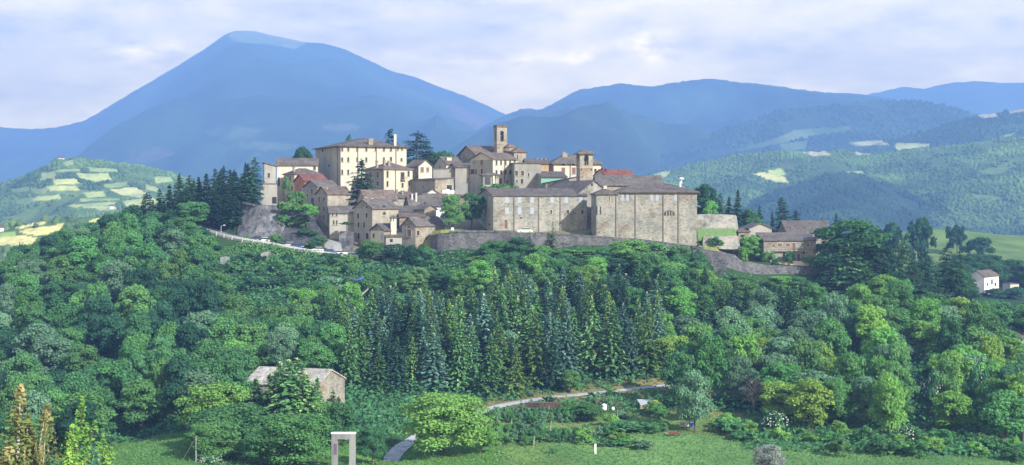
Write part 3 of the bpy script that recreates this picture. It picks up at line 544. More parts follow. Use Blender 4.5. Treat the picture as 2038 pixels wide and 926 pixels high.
def house(label,pl,pc,pr,D,psi,base,eave,roof,wall='stone',wins=(),chims=(),depth=None,width=None,pipes=(),rm='roof',ov=.45,under=3.5,cat='house',group='houses of the hill town',name='stone_house',left=None,h=None):
    fr=Frame(pc,D,psi,base); t=thing(name,fr.o,label,cat,group,fr.psi)
    a=width or fr.span(pr,'x'); b=depth or fr.span(pl,'y'); h=(base-eave)/F*D
    k,r=roof; m=MB()
    if k=='gx': m.prism([(0,-under),(b,-under),(b,h),(b/2,h+r),(0,h)],'x',0,a)
    elif k=='gy': m.prism([(0,-under),(a,-under),(a,h),(a/2,h+r),(0,h)],'y',0,b)
    elif k=='sy': m.prism([(0,-under),(b,-under),(b,h+r),(0,h)],'x',0,a)
    elif k=='sx': m.prism([(0,-under),(a,-under),(a,h+r),(0,h)],'y',0,b)
    elif k=='sxl': m.prism([(0,-under),(a,-under),(a,h),(0,h+r)],'y',0,b)
    else: m.box(0,a,0,b,-under,h)
    m.build('wall',M[wall],t); ro=roof_mesh(k,a,b,h,r,ov).build('roof',M[rm],t)
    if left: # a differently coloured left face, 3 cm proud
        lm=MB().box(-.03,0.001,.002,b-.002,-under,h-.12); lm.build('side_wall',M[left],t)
    for w in wins:
        px,py,ww,hh=w[:4]; st=w[4] if len(w)>4 else 'w'
        window(fr,'y' if px<pc else 'x',px,py,ww,hh,st,t,off=-.03 if (left and px<pc) else 0)
    for px in pipes:
        u,z,_=fr.hit(px,(base+eave)/2,'x' if px>=pc else 'y')
        pm=MB()
        if px>=pc: pm.box(u-.13,u+.13,-.2,-.004,-1,h-.15)
        else: pm.box(-.2,-.004,u-.13,u+.13,-1,h-.15)
        pm.build('drainpipe',M['pipe'],t)
    for c in chims:
        px,top,wd=c[0],c[1],(c[2] if len(c)>2 else 4); q=.45*min(b,14)
        if k in('gy',) and b>a: q=.35*b
        p=fr.o+fr.Y*q; Dm=p.y; kx=(px-CX)/F
        x=fr.span(px,'x'); # along the front, then pushed back
        P=at(px,top,Dm)-fr.o; lx=max(.5,min(a-.5,P.dot(fr.X))); ly=max(.5,min(b-.5,P.dot(fr.Y))); zt=P.z; hw=wd*Dm/F/2
        cm_=MB().box(lx-hw,lx+hw,ly-hw,ly+hw,h-.3,zt-.2); cm_.box(lx-hw-.1,lx+hw+.1,ly-hw-.1,ly+hw+.1,zt-.2,zt)
        cm_.build('chimney',M[c[3] if len(c)>3 else 'stone'],ro)
    t['_a']=0; del t['_a']
    HOUSES[label]=(t,fr,a,b,h); return t,fr,a,b,h
WS=lambda xs,y,w,h,s='w':[(x,y,w,h,s) for x in xs]
# --- upper left: tower house, long house, palace
house('narrow stone tower house with slanted roof and one dark window, left end of the town',522,526,549,441,12,376,331,('sxl',.9),'greyblue',[(535,349,4.5,8)],rm='roofg',depth=8)
house('plain windowless stone block with dark doorway above the sloping bastion',516,519,551,436,8,407,367,('flat',.3),'greyblue',[(546,399,8,12,'v')],depth=7,rm='roofg')
house('long cream house with dark slate-grey roof adjoining the tall palace',544,551,632,449,7,410,329,('gx',2.2),'pale',[(626,334,4,8),(555,362,3,16,'v')],depth=11,rm='roofg',pipes=())
house('small house with low hipped tile roof below the long cream house',565,586,640,441,35,398,347,('hip',2.0),'cream',[(570,356,3,7),(578,355,3,8),(581,375,3,7)],chims=[(585,332,4)],rm='roof')
house('salmon red house with clay red roof',586,606,652,433,28,395,361,('gx',2.0),'salmon',[(602,377,6,9,'b'),(593,371,3,7)],rm='roofr')
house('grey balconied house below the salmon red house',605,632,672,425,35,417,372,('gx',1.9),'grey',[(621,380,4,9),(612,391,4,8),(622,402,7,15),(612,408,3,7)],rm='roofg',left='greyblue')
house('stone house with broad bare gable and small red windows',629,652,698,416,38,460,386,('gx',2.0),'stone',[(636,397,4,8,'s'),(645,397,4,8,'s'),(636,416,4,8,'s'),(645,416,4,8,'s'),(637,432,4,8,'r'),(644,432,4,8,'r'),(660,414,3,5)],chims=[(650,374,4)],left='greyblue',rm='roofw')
house('low grey house with two rows of small paired windows above the cliff',651,656,706,409,10,474,424,('gx',1.8),'greyblue',[(662,427,3,6),(670,427,3,6),(664,443,3,8),(670,443,3,8),(655,443,2,8)],depth=10,rm='roofg')
t_,fr_,a_,b_,h_=house('huge cream palace with three rows of windows, tallest block of the town',628,678,809,452,24,412,291,('hip',3.3),'cream',
 WS([681,693,711,729,748,764,778],297,3.2,8)+WS([681,693,711,729,764],318,3.2,8)+[(778,317,3.5,8),(799,318,3,6)]+WS([681,693],343,3,9)+WS([713,731],341,3,8)+WS([792,800],296,2.5,7)+[(642,300,3,5,'v'),(655,330,3,4,'v')],
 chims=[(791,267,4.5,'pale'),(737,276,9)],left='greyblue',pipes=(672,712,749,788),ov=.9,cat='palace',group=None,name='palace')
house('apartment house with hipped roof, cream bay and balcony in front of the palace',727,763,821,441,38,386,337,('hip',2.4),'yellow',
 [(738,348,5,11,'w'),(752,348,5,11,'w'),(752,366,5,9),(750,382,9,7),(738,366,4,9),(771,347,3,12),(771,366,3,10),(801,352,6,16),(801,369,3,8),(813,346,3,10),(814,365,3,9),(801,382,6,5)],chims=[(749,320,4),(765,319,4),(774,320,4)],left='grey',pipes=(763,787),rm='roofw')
house('small two-windowed cream house behind the apartment house',809,833,860,453,40,356,331,('gy',1.9),'cream',[(840,338,5,9,'s'),(851,338,4,8,'s')],left='stone',rm='roofg')
house('low plain shed-roofed stone building with white sheets under its window',818,866,903,436,36,392,358,('sx',.5),'stone',[(894,374,9,10),(842,372,3,4)],left='grey',rm='roofg')
house('weathered low house with chimney left of the church',864,888,920,466,30,350,327,('gx',2.4),'pale',[(876,333,2,4)],chims=[(892,314,10,'pale')],rm='roofg')
house('long low wall-like stone building below the chimneyed house',858,862,906,458,5,372,337,('flat',.2),'grey',[],depth=4,rm='roofg')
house('bare grey house between the low stone building and the cream gabled house',903,906,941,457,8,376,333,('sy',1.4),'grey',[(932,356,3,5)],depth=9,rm='roofw')
house('tall cream house with windowless-looking pale gable and brown shutters, below the church',936,981,1030,449,42,380,317,('gx',2.1),'cream',
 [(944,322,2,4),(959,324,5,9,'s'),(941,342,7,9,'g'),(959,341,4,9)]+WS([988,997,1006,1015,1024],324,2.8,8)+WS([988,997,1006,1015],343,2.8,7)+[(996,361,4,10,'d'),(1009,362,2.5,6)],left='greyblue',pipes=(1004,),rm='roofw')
# --- the church
house('church nave with wide brown tiled roof under the square bell tower',912,947,1046,470,28,378,308,('gx',3.0),'stone',[(1034,314,3,6)],cat='church',group=None,name='church',rm='roofw',depth=None,ov=.6)
house('round-cornered church apse block at the right end of the nave',1020,1023,1047,464,14,362,303,('hip',1.6),'stone',[(1030,312,2.5,8)],cat='church',group=None,name='church_apse',depth=9,rm='roofw')
def arch_panel(mb,axis,c,u0,u1,z0,z1,o0,o1,zs,zt,th):
    # a wall from u0..u1, z0..z1 holding an arched hole o0..o1, sill zs, crown zt; c = outer plane, th = thickness inwards (signed)
    def bx(a,b,p,q):
        lo,hi=min(c,c+th),max(c,c+th)
        if axis=='x': mb.box(a,b,lo,hi,p,q)
        else: mb.box(lo,hi,a,b,p,q)
    bx(u0,o0,z0,z1); bx(o1,u1,z0,z1); bx(o0,o1,z0,zs)
    n=10; r=(o1-o0)/2; m_=(o0+o1)/2; zc=zt-r
    for i in range(n):
        a=o0+(o1-o0)*i/n; b=o0+(o1-o0)*(i+1)/n; q=min(abs(a-m_),abs(b-m_)); bx(a,b,zc+math.sqrt(max(0,r*r-q*q)),z1)
def belltower(label,name,pl,pc,pr,D,psi,base,top,sill,crown,frac,roof=None,wall='stone',holes=()):
    fr=Frame(pc,D,psi,base); t=thing(name,fr.o,label,'bell tower',None,fr.psi)
    a=fr.span(pr,'x'); b=fr.span(pl,'y'); k=D/F; H=(base-top)*k; zs=(base-sill)*k; zt=(base-crown)*k
    MB().box(0,a,0,b,-6,zs-.6).build('shaft',M[wall],t)
    m=MB(); w=.55; s=(1-frac)/2
    arch_panel(m,'x',0,0,a,zs-.6,H,a*s,a*(1-s),zs,zt,w); arch_panel(m,'x',b,0,a,zs-.6,H,a*s,a*(1-s),zs,zt,-w)
    arch_panel(m,'y',0,w,b-w,zs-.6,H,b*s,b*(1-s),zs,zt,w); arch_panel(m,'y',a,w,b-w,zs-.6,H,b*s,b*(1-s),zs,zt,-w)
    m.build('belfry',M[wall],t)
    MB().box(-.12,a+.12,-.12,b+.12,zs-.75,zs-.55).build('string_course',M['frame'],t)
    if roof: roof_mesh('hip',a,b,H+.1,roof,.7).build('roof',M['roofg'],t)
    else:
        c=MB(); c.box(-.25,a+.25,-.25,b+.25,H+.002,H+.3); c.box(-.12,a+.12,-.12,b+.12,H+.3,H+.75); c.build('cornice',M['roofw'],t)
    bl=MB().lathe((a/2,b/2,zs+(zt-zs)*.42),[(.02,.95),(.22,.9),(.34,.6),(.42,.25),(.58,0),(.5,.0)],14); bl.build('bell',M['bronze'],t,smooth=True)
    bm_=MB().box(a*s-.3,a*(1-s)+.3,b/2-.1,b/2+.1,zs+(zt-zs)*.42+1.0,zs+(zt-zs)*.42+1.25); bm_.build('bell_beam',M['wood'],t)
    for px,py in holes: window(fr,'x' if px>=pc else 'y',px,py,2.6,3.4,'v',t)
    return t
belltower('square flat-topped bell tower standing on the church','bell_tower',983,989,1009,472,20,312,253,281,261,.36)
tm=thing('dome',at(1014,294,474),'small tiled half-round dome on the church beside the bell tower','dome'); MB().lathe((0,0,-1.2),[(2.3,0),(2.3,1.1)],16).build('drum',M['stone'],tm); MB().lathe((0,0,-.1),[(2.45,0),(2.2,.5),(1.5,1.0),(.6,1.25),(.05,1.3)],16).build('dome_roof',M['roofw'],tm,smooth=True)
# loggia: four posts under a hipped roof
fr=Frame(962,441,12,368); a=fr.span(993,'x'); b=4.2; t=thing('loggia',fr.o,'open pavilion with dark hipped roof on posts in front of the cream gabled house','pavilion',None,fr.psi); hh=(368-349)*441/F
for i,(x,y) in enumerate([(.2,.2),(a-.2,.2),(.2,b-.2),(a-.2,b-.2),(a*.5,.2)]): MB().box(x-.2,x+.2,y-.2,y+.2,0,hh-.05).build('post',M['grey'],t)
MB().box(0,a,0,b,-3,-.002).build('base_wall',M['grey'],t); roof_mesh('hip',a,b,hh,1.0,.6).build('roof',M['roofg'],t)
# --- right part of the upper town
house('grey house with sloping flank and four dark windows right of the cream gabled house',1022,1024,1077,445,6,386,326,('sxl',0.1),'grey',[(1028,345,5,9),(1040,345,5,9),(1052,348,3,7),(1039,361,5,9),(1029,361,3,5)],depth=9,rm='roofw')
house('low ochre house with one small window behind the grey sloping-flank house',1044,1047,1092,453,6,352,326,('gx',1.5),'ochre',[(1060,331,2.5,6),(1074,332,3,3)],depth=9,rm='roof',chims=[(1070,316,5),(1078,316,4),(1086,315,4)])
house('broad house with hipped roof, pale trim and two brown-shuttered windows behind the convent tower',1088,1102,1196,458,12,380,326,('hip',3.2),'pale',[(1121,340,6,11,'s'),(1142,340,6,11,'s'),(1121,328,6,3,'v'),(1141,328,5,3,'v'),(1185,340,4,7),(1107,344,3,7,'b')],chims=[(1122,303,6),(1127,306,4)],rm='roofg',ov=.9,pipes=(1135,))
house('workshop with bright green netting wall under a tiled roof',1066,1077,1128,440,10,382,353,('sy',1.8),'green_net',[],depth=9,rm='roof',left='grey')
house('low lean-to with dark tiles between green netting workshop and convent tower',1084,1087,1160,434,6,386,365,('sx',2.2),'greyblue',[(1094,374,2,6,'v')],depth=7,rm='roofg')
house('cream gabled house with bright red roof behind the convent tower',1182,1205,1262,446,30,374,350,('gx',1.9),'cream',[],chims=[(1200,335,5,'roofr'),(1207,336,5,'roofr')],rm='roofr')
# --- convent
G='wings of the convent'
house('long convent wing with blocked bluish windows and wooden door, nearest the round tree',952,982,1168,401,14,460,390,('gx',2.0),'convent',
 WS([1009,1034,1059,1099,1127,1156],398,6.5,11,'b')+WS([1009,1034,1059],420,6.5,11,'b')+[(1097,422,3.4,7.5),(1130,422,5.5,7.5),(1159,422,4.2,8),(1007,446,6,16,'d'),(963,398,4,9,'b'),(963,420,4,9,'b'),(961,438,3,3,'v'),(974,447,3,4,'v'),(1037,434,3,3,'v')],pipes=(1023,1072,1115),left='greyblue',name='convent_wing',cat='convent',group=G,rm='roof')
house('gable-fronted convent church with arched balcony window, between the long wing and the big blocks',1098,1152,1213,409,24,480,385,('gy',3.6),'convent',[(1178,368,3.4,5,'v'),(1186,394,7,16,'a')],name='convent_church',cat='convent',group=G,rm='roofg',depth=26)
house('narrow projecting convent block with slit windows and small hipped roof',1183,1187,1230,396,6,484,387,('hip',1.7),'convent',[(1213,395,1.6,10),(1188,419,2,16,'v'),(1195,419,2,14,'v')],chims=[(1204,370,6,'pale')],name='convent_block',cat='convent',group=G,depth=9,pipes=(1226,),rm='roof')
house('biggest convent block, blank stone wall with one lunette window',1224,1228,1387,399,4,490,383,('hip',2.6),'convent',WS([1239,1249,1297,1308,1345],393,5,12,'b')+[(1332,424,19,10,'a')],chims=[(1354,359,3.2,'white')],name='convent_block',cat='convent',group=G,depth=15,pipes=(1320,1264.5,1350),rm='roof',ov=.8)
house('upper convent hall with long plain tiled roof behind the biggest block',1186,1190,1321,412,4,420,369,('gx',2.8),'stone',[],name='convent_hall',cat='convent',group=G,depth=13,rm='roofg')
belltower('square convent bell tower with hipped tile roof and open belfry','bell_tower',1147,1154,1180,424,14,372,307,329,309,.34,1.5,'stone',[(1157,338),(1177,338)])
P=at(1356,357,404); t=thing('roof_vent',P,'white rounded vent cowl on top of the biggest convent block','vent'); MB().lathe((0,0,-1.1),[(.18,0),(.18,1.0)],10).build('pipe',M['whitep'],t); MB().lathe((0,0,-.2),[(.1,0),(.62,.1),(.75,.35),(.5,.6),(.1,.7)],12).build('cowl',M['whitep'],t,smooth=True)
# balcony by the arched window
# --- lower centre: tall house, annex, cluster of small roofs
house('tall narrow house with bare tan gable, three rows of windows on its left side',704,741,793,402,42,502,415,('gx',2.4),'stone',
 [(713,430,4,9),(730,429,4,9),(714,448,3.4,10),(725,448,3.4,10),(714,470,4,11),(731,470,6,11),(713,485,4,5),(765,411,4,3.5,'v'),(765,425,4.5,4.5,'v'),(730,412,4,4)],left='greyblue',rm='roofg',pipes=())
house('taller back house with chimney showing above the tall narrow house',711,727,790,414,30,440,397,('gx',2.6),'greyblue',[(728,397,3,6),(721,404,3,4),(741,398,3,4)],chims=[(723,386,3)],rm='roofw')
house('low annex with single-slope tile roof at the foot of the tall narrow house',738,765,789,395.5,40,490,459,('gx',1.7),'stone',[(744,469,3,7),(760,472,4,11,'b')],left='pale',rm='roof',depth=None)
house('slim dovecote turret with tiny cap roof beside the tall narrow house',775,778,789,396.5,12,470,434,('hip',.8),'pale',[(778.5,438,1.6,5,'v'),(783,438,1.6,5,'v')],depth=1.9,ov=.25,rm='roofg',cat='turret',group=None,name='turret')
house('grey house with wide shuttered window at the end of the terrace wall',800,827,884,399,52,492,449,('gx',2.2),'stone',[(814.5,464,8,12,'s'),(814,452,3,2.5,'v'),(832,464,4,9)],left='greyblue',rm='roofg',pipes=())
house('long tan cottage with patched brown roof above the tall narrow house',757,768,822,428,18,416,394,('gx',1.7),'stone',[(792,397,2.5,5),(806,398,2.5,4),(815,400,3,3,'v')],rm='roofw',chims=[(790,377,3),(801,379,3)])
house('small cottage with white rendered gable below the low plain stone building',835,838,884,431,12,414,392,('gy',2.2),'white',[],rm='roof',depth=10)
house('dark roofed cottage with tall pale chimneys in the middle of the roof cluster',806,815,866,420,24,428,408,('gx',2.6),'stone',[(820,412,2.5,4)],rm='roofg',chims=[(820,386,3,'pale'),(828,384,3,'pale')])
house('cottage with broad grey roof right of the pale chimneys',836,846,893,424,22,424,400,('gx',2.0),'stone',[(864,411,5,8,'b')],rm='roof')
house('whitewashed cottage with open white doorway facing the round tree',846,852,888,417,10,432,411,('sy',1.3),'white',[(864,416,5,8)],rm='roofg',depth=6)
house('low cottage with white awning beside the tall narrow house',790,794,832,411,10,446,421,('sy',1.4),'stone',[(812,426,3,4),(801,425,11,5,'b')],rm='roofg',depth=7)
house('small gabled cottage with plain front just above the terrace house',826,845,868,408,38,446,417,('gy',1.3),'stone',[(835,430,3,6)],rm='roofg',left='grey')
house('narrow low cottage under a red-brown eave above the terrace house',791,795,846,404,6,462,432,('sy',1.0),'stone',[(803,446,4,3,'v')],rm='roofw',depth=5)
house('tiny tin-roofed shed between the annex and the terrace house',764,768,800,394.5,10,492,471,('sy',.8),'greyblue',[(779,479,5,6,'v')],rm='roofg',depth=5,cat='shed',group=None,name='shed')
# --- farm to the right of the convent
house('two-storey stone farmhouse with red-brown windows on the right shoulder of the hill',1515,1520,1624,404,5,521,479,('sy',1.9),'convent',[(1552,488,8,6,'r'),(1568,488,8,6,'r'),(1580,491,6,13,'d'),(1608,488,3.5,4),(1540,490,3,3,'v'),(1526,506,6,8),(1560,507,5,8),(1589,513,6,14,'d'),(1600,503,4,5)],depth=8,rm='roofg',cat='farmhouse',group=None,name='farmhouse')
house('wide barn with big brown roof behind the stone farmhouse',1562,1567,1655,418,4,505,463,('gx',3.2),'stone',[(1630,472,16,6,'v')],depth=12,rm='roof',cat='barn',group=None,name='barn')
house('small grey outbuilding with shallow gable left of the stone farmhouse',1486,1491,1536,413,6,482,455,('gy',1.4),'greyblue',[],depth=9,rm='roofg',cat='outbuilding',group=None,name='outbuilding')
house('little dark shed between grass terrace and grey outbuilding',1468,1470,1492,411,6,480,462,('sy',.8),'stone',[(1478,470,8,5,'v')],depth=5,rm='roofg',cat='shed',group=None,name='shed')
# balconies
def balcony(lbl,hlabel,px0,px1,py,face,hgt=.95,dep=.9):
    t,fr,a,b,h=HOUSES[hlabel]; u0,z,_=fr.hit(px0,py,face); u1,_,_=fr.hit(px1,py,face); u0,u1=min(u0,u1),max(u0,u1)
    m=MB()
    def bx(mb,p,q,d0,d1,z0,z1):
        if face=='x': mb.box(p,q,-d1,-d0,z0,z1)
        else: mb.box(-d1,-d0,p,q,z0,z1)
    bx(m,u0,u1,-.1,dep,z-.15,z); o=m.build('balcony',M['frame'],t)
    r=MB(); bx(r,u0,u1,dep-.05,dep,z+hgt-.08,z+hgt)
    n=max(3,int((u1-u0)/.3))
    for i in range(n+1):
        q=u0+(u1-u0-.04)*i/n; bx(r,q,q+.04,dep-.05,dep-.01,z,z+hgt-.08)
    r.build('balcony_railing',M['pipe'],o)
HL=list(HOUSES)
balcony('', [k for k in HL if k.startswith('apartment house')][0],797,806,358,'x')
balcony('', [k for k in HL if k.startswith('grey balconied')][0],617,628,410,'y')
balcony('', [k for k in HL if k.startswith('two-storey stone farm')][0],1540,1604,499,'x')
# --- fortifications and retaining walls
def ribbon(name,label,top,bot,mat,th=2.5,cat='wall',parts=None):
    """a battered wall: top and bottom lines of (px,py,D); thickness runs back from the face"""
    o=Vector(at(*bot[0])); t=thing(name,o,label,cat)
    n=len(top); V=[];Fs=[]
    for (a,b) in zip(top,bot):
        p=at(*a)-o;q=at(*b)-o; V+= [q,p,p+Vector((0,th,0)),q+Vector((0,th+2,-1.5))]
    for i in range(n-1):
        k=i*4
        for j in range(4): Fs.append((k+j,k+(j+1)%4,k+4+(j+1)%4,k+4+j))
    Fs+=[(0,1,2,3)[::-1],tuple(4*(n-1)+j for j in range(4))]
    MB().add(V,Fs).build('masonry',M[mat],t); return t,o
t,o=ribbon('bastion_wall','pale sloping bastion wall with two tall facets above the railed road',[(484,407,419),(517,408,414),(520,409,414),(560,408,417),(588,410,421)],[(470,470,411),(508,478,406.5),(513,481,406),(548,488,405),(560,490,408)],'fort',9)
cp=MB(); 
for a,b in(((482,406,418.6),(505,410,413.5)),):
    A=at(*a)-o;B=at(*b)-o; cp.add([A+Vector((0,-.3,.02)),B+Vector((0,-.3,.02)),B+Vector((0,1.5,.02)),A+Vector((0,1.5,.02)),A+Vector((0,-.3,.5)),B+Vector((0,-.3,.5)),B+Vector((0,1.5,.5)),A+Vector((0,1.5,.5))],[(0,3,2,1),(4,5,6,7),(0,1,5,4),(1,2,6,5),(2,3,7,6),(3,0,4,7)])
cp.build('coping',M['concrete'],t)
ribbon('bastion_wall','dark overgrown rock face right of the pale bastion facets',[(556,410,420),(590,411,421),(612,422,418),(628,440,414),(643,466,409)],[(545,489,405),(575,494,403.5),(600,498,402.6),(630,502,401.6),(648,505,401)],'rock',8)
ribbon('retaining_wall','pale concrete ramp wall beside the road below the low grey house',[(636,474,404),(656,478,402),(676,484,401)],[(632,500,401),(660,508,399.5),(684,511,399)],'concrete',3)
ribbon('retaining_wall','tall grey retaining wall left of the tall narrow house',[(676,461,406),(694,461,405.5),(706,463,405)],[(672,500,402.5),(692,506,401.5),(700,510,401)],'fort',4)
ribbon('terrace_wall','long grey rubble terrace wall with rounded end below the convent',[(846,476,403),(856,469,399.5),(872,465,396),(895,463,394),(950,462.5,393.2),(1045,464,392.8),(1160,471,392.6),(1280,480,392.6),(1400,496,392.6),(1445,503,392.6)],
 [(838,545,402),(849,545,398),(866,545,394),(892,545,392),(950,545,391.5),(1045,545,391),(1160,548,391),(1280,552,391),(1400,556,391),(1445,556,391)],'rubble',1.0)
pp=thing('parapet',at(895,462,394),'low dark stone parapet along the top of the terrace wall','parapet'); 
def lowwall(path,h,w,mat,parent,name):
    V=[];Fs=[]; o=parent.location
    for i,p in enumerate(path):
        a=path[max(i-1,0)];b=path[min(i+1,len(path)-1)];d=(b-a);d.z=0;d.normalize();n=Vector((-d.y,d.x,0))*w/2
        for q in(p-n,p+n): V+=[q-o,q-o+Vector((0,0,h))]
    for i in range(len(path)-1):
        k=i*4; Fs+=[(k,k+4,k+5,k+1),(k+2,k+3,k+7,k+6),(k+1,k+5,k+7,k+3),(k,k+2,k+6,k+4)]
    k=(len(path)-1)*4; Fs+=[(0,1,3,2),(k,k+2,k+3,k+1)]
    return MB().add(V,Fs).build(name,mat,parent)
lowwall([at(895,463,393.9),at(950,462.5,393.3),at(1020,463,393),at(1028,463.5,392.95)],.55,.5,M['rubble'],pp,'masonry')
pp2=thing('parapet',at(1064,465,393),'low dark stone parapet running downhill right of the parked white car','parapet')
lowwall([at(1064,465,392.95),at(1160,471,392.8),at(1280,480,392.8),at(1400,496,392.8)],.5,.5,M['rubble'],pp2,'masonry')
ribbon('stone_wall','upper grey stone wall above the grass terrace right of the convent',[(1387,427,414),(1420,426,414),(1462,428,414),(1466,430,418)],[(1386,462,411),(1420,462,411),(1465,462,411),(1471,464,416)],'convent',4)
t,o=ribbon('stone_wall','lower stone wall holding up the grass terrace right of the convent',[(1400,471,404),(1440,470,404),(1466,469,404),(1471,470,409)],[(1398,492,402),(1440,496,402),(1470,497,402),(1476,497,409)],'convent',7)
gt=MB(); A=[at(1388,472,404.2),at(1467,470,404.2),at(1463,455,411.5),at(1388,455,411.5)]; oo=A[0]
gt.add([p-oo for p in A]+[p-oo-Vector((0,0,1.2)) for p in A],[(0,1,2,3),(7,6,5,4),(0,4,5,1),(1,5,6,2),(2,6,7,3),(3,7,4,0)])
g_=gt.build('grass_terrace',m_plain('short_grass',(.10,.175,.05),.95,var=.3,sc=1.5),loc=oo); tag(g_,'bright green grass terrace between two stone walls','grass terrace')
ribbon('retaining_wall','long sloping concrete retaining wall below the grass terrace and farmhouse',[(1396,505,395),(1440,503,395),(1462,507,395.5),(1476,520,396),(1520,527,397),(1580,530,399),(1640,533,401)],[(1394,545,394),(1440,550,394),(1462,553,394.5),(1476,556,395),(1520,558,396),(1580,560,398),(1640,562,400)],'rubble',.8)
ribbon('garden_wall','low white garden wall in front of the stone farmhouse',[(1534,518,402),(1570,519,402),(1618,521,402.5)],[(1533,527,401.8),(1570,528,401.8),(1618,530,402.3)],'pale',.5)
# old concrete pieces below the road
ribbon('concrete_pillar','square pale concrete pier standing in the bushes below the road',[(438,512,390),(455,512,390)],[(439,546,389.5),(457,546,389.5)],'concrete',2.5,'pier')
ribbon('rock_slab','slanted pale rock slab under the road railing',[(520,504,391),(537,500,391)],[(516,518,390),(530,516,390)],'concrete',2,'rock')
ribbon('rock_outcrop','rough tan rock outcrop between bushes below the concrete pier',[(458,545,384),(470,541,384),(482,542,384),(486,552,385)],[(452,566,381),(462,574,380.5),(476,570,381),(488,562,382)],'stone',4,'rock')
ribbon('ruined_wall','long pale broken wall in the bushes below the road',[(514,582,369),(522,585,369),(548,587,369),(574,590,369)],[(514,596,368),(530,600,368),(550,602,368),(574,600,368)],'concrete',1,'wall')
ribbon('ruined_wall','dark low wall left of the pale broken wall',[(452,592,368),(480,591,368),(512,596,368)],[(452,606,367),(480,610,367),(512,608,367)],'grey',1,'wall')
ribbon('ruined_wall','grey wall fragment among the trees under the left end of the road',[(343,542,380),(360,540,380),(374,544,380)],[(343,566,379),(360,568,379),(374,564,379)],'grey',1,'wall')
pth=[gpt(318-1.3*k_,394-1.5*k_,-.1) for k_ in range(16)]; stp=thing('stone_steps',pth[0],'steep narrow pale stair running down through the left wood','steps'); lowwall(pth,.35,1.8,M['concrete'],stp,'treads')
house('dark roofed hut half hidden in the left wood',272,276,318,412,6,503,489,('sy',1.0),'rubble',[],depth=5,rm='roof',cat='hut',group=None,name='hut')
# ---------------------------------------------------------------- far and near single buildings
def hillD(hn,px,py):
    a,b,y=HV[hn]; i=np.argmin((a-px)**2+(b-py)**2); return float(y[i])
def far_house(label,pl,pr,base,eave,D,wall='white',rm='roofw',r=2.,psi=12,depth=8,wins=(),kind='gx'):
    if isinstance(D,str): D=hillD(D,(pl+pr)/2,base)
    return house(label,pl,pl+(pr-pl)*.12,pr,D,psi,base,eave,(kind,r),wall,wins,depth=depth,rm=rm,group=None,name='country_house',under=6,cat='country house')
far_house('small white gabled house with little balcony among the trees on the right',1955,1988,573,551,600,'white','roofw',2.2,50,7,[(1974,561,4,8),(1981,566,4,5),(1965,566,3,5)],'gx')
far_house('flat white hut right of the small white gabled house',2008,2028,573,566,590,'pale','roofg',.3,10,6,(),'flat')
house('house corner with dark brown roof peeping in at the right edge',2022,2024,2075,372,12,700,671,('hip',2.2),'greyblue',[],depth=10,group=None,name='country_house',cat='country house',ov=.9,rm='roofw')
far_house('distant pale farm on the left sunlit hill top',112,128,320,314,'left_field_hill','white','roofw',3,14,12)
far_house('distant pinkish farm row in the left valley',139,152,428,424,'left_field_hill','salmon','roofr',1.5,8,8)
far_house('distant white farmhouse in the left valley bottom',217,227,416,410,'left_field_hill','white','roofw',1.5,18,9)
far_house('distant white house by the left edge of the valley',-2,8,462,453,'valley_fields','white','roofw',1.5,18,8)
far_house('lone pale house on the lower slope of the tall mountain',303,313,299,295,'mountain','white','roofw',2,12,10)
far_house('tiny pale house lower down the mountain beside light fields',265,276,297,294,'mountain','pale','roofw',2,12,10)
DC=hillD('dark_dome_hill',1927,404); t=thing('church_tower',at(1927,405,DC),'distant pale church tower in the right valley','church tower'); MB().box(-2,2,-2,2,-6,6.5).build('shaft',M['pale'],t); roof_mesh('hip',4,4,0,1.8,.3).build('roof',M['roofw'],t,loc=(-2,-2,6.5))
far_house('low pale house beside the distant church tower',1908,1922,404,399,'dark_dome_hill','pale','roofw',1.5,12,9)
P=at(489,63,9000); t=thing('summit_mast',P,'thin antenna mast on the bare mountain summit','mast'); MB().tube((0,0,-12),(0,0,15),1.4,.8).build('pole',M['metal'],t)
P=at(477,63,9000); t=thing('summit_mast',P,'short cross-like mast left of the antenna on the summit','mast'); MB().tube((0,0,-12),(0,0,9),1.2,.8).build('pole',M['metal'],t)
# ruined farmhouse in the foreground trees
t_,fr_,a_,b_,h_=house('abandoned stone house with pale slab roof, half hidden by conifers at the hill foot',487,630,686,262,72,835,770,('gy',2.3),'stone',[(655,800,7,12,'v'),(560,806,8,14,'v')],rm='slate',under=2,depth=None,group=None,name='abandoned_house',cat='house',ov=.3)
# ---------------------------------------------------------------- road furniture and cars
def rail(name,label,path,h,parent_cat='railing',step=3.):
    o=path[0].copy(); t=thing(name,o,label,parent_cat)
    V=[];Fs=[]
    for p in path:
        q=p-o; V+=[q+Vector((0,-.06,h-.55)),q+Vector((0,.06,h-.55)),q+Vector((0,.06,h)),q+Vector((0,-.06,h))]
    n=len(path)
    for i in range(n-1):
        for j in range(4): Fs.append((i*4+j,i*4+(j+1)%4,i*4+4+(j+1)%4,i*4+4+j))
    Fs+=[(0,3,2,1),tuple(4*(n-1)+j for j in range(4))]
    MB().add(V,Fs).build('rail',M['rail'],t)
    acc=0
    for i in range(1,n):
        acc+=(path[i]-path[i-1]).length
        if acc>step:
            acc=0; q=path[i]-o; MB().box(q.x-.08,q.x+.08,q.y-.06-.16,q.y-.065,q.z-.6,q.z+h-.02).build('post',M['rail'],t)
    return t
edge=[]
for i,p in enumerate(ROAD[8:66]):
    i+=8; a=ROAD[i-1];b=ROAD[i+1];d=(b-a);d.z=0;d.normalize(); n=Vector((d.y,-d.x,0)); q=p+n*3.1; edge.append(Vector((q.x,q.y,p.z)))
rail('road_railing','long pale guard railing along the outer edge of the hillside road',edge,1.05)
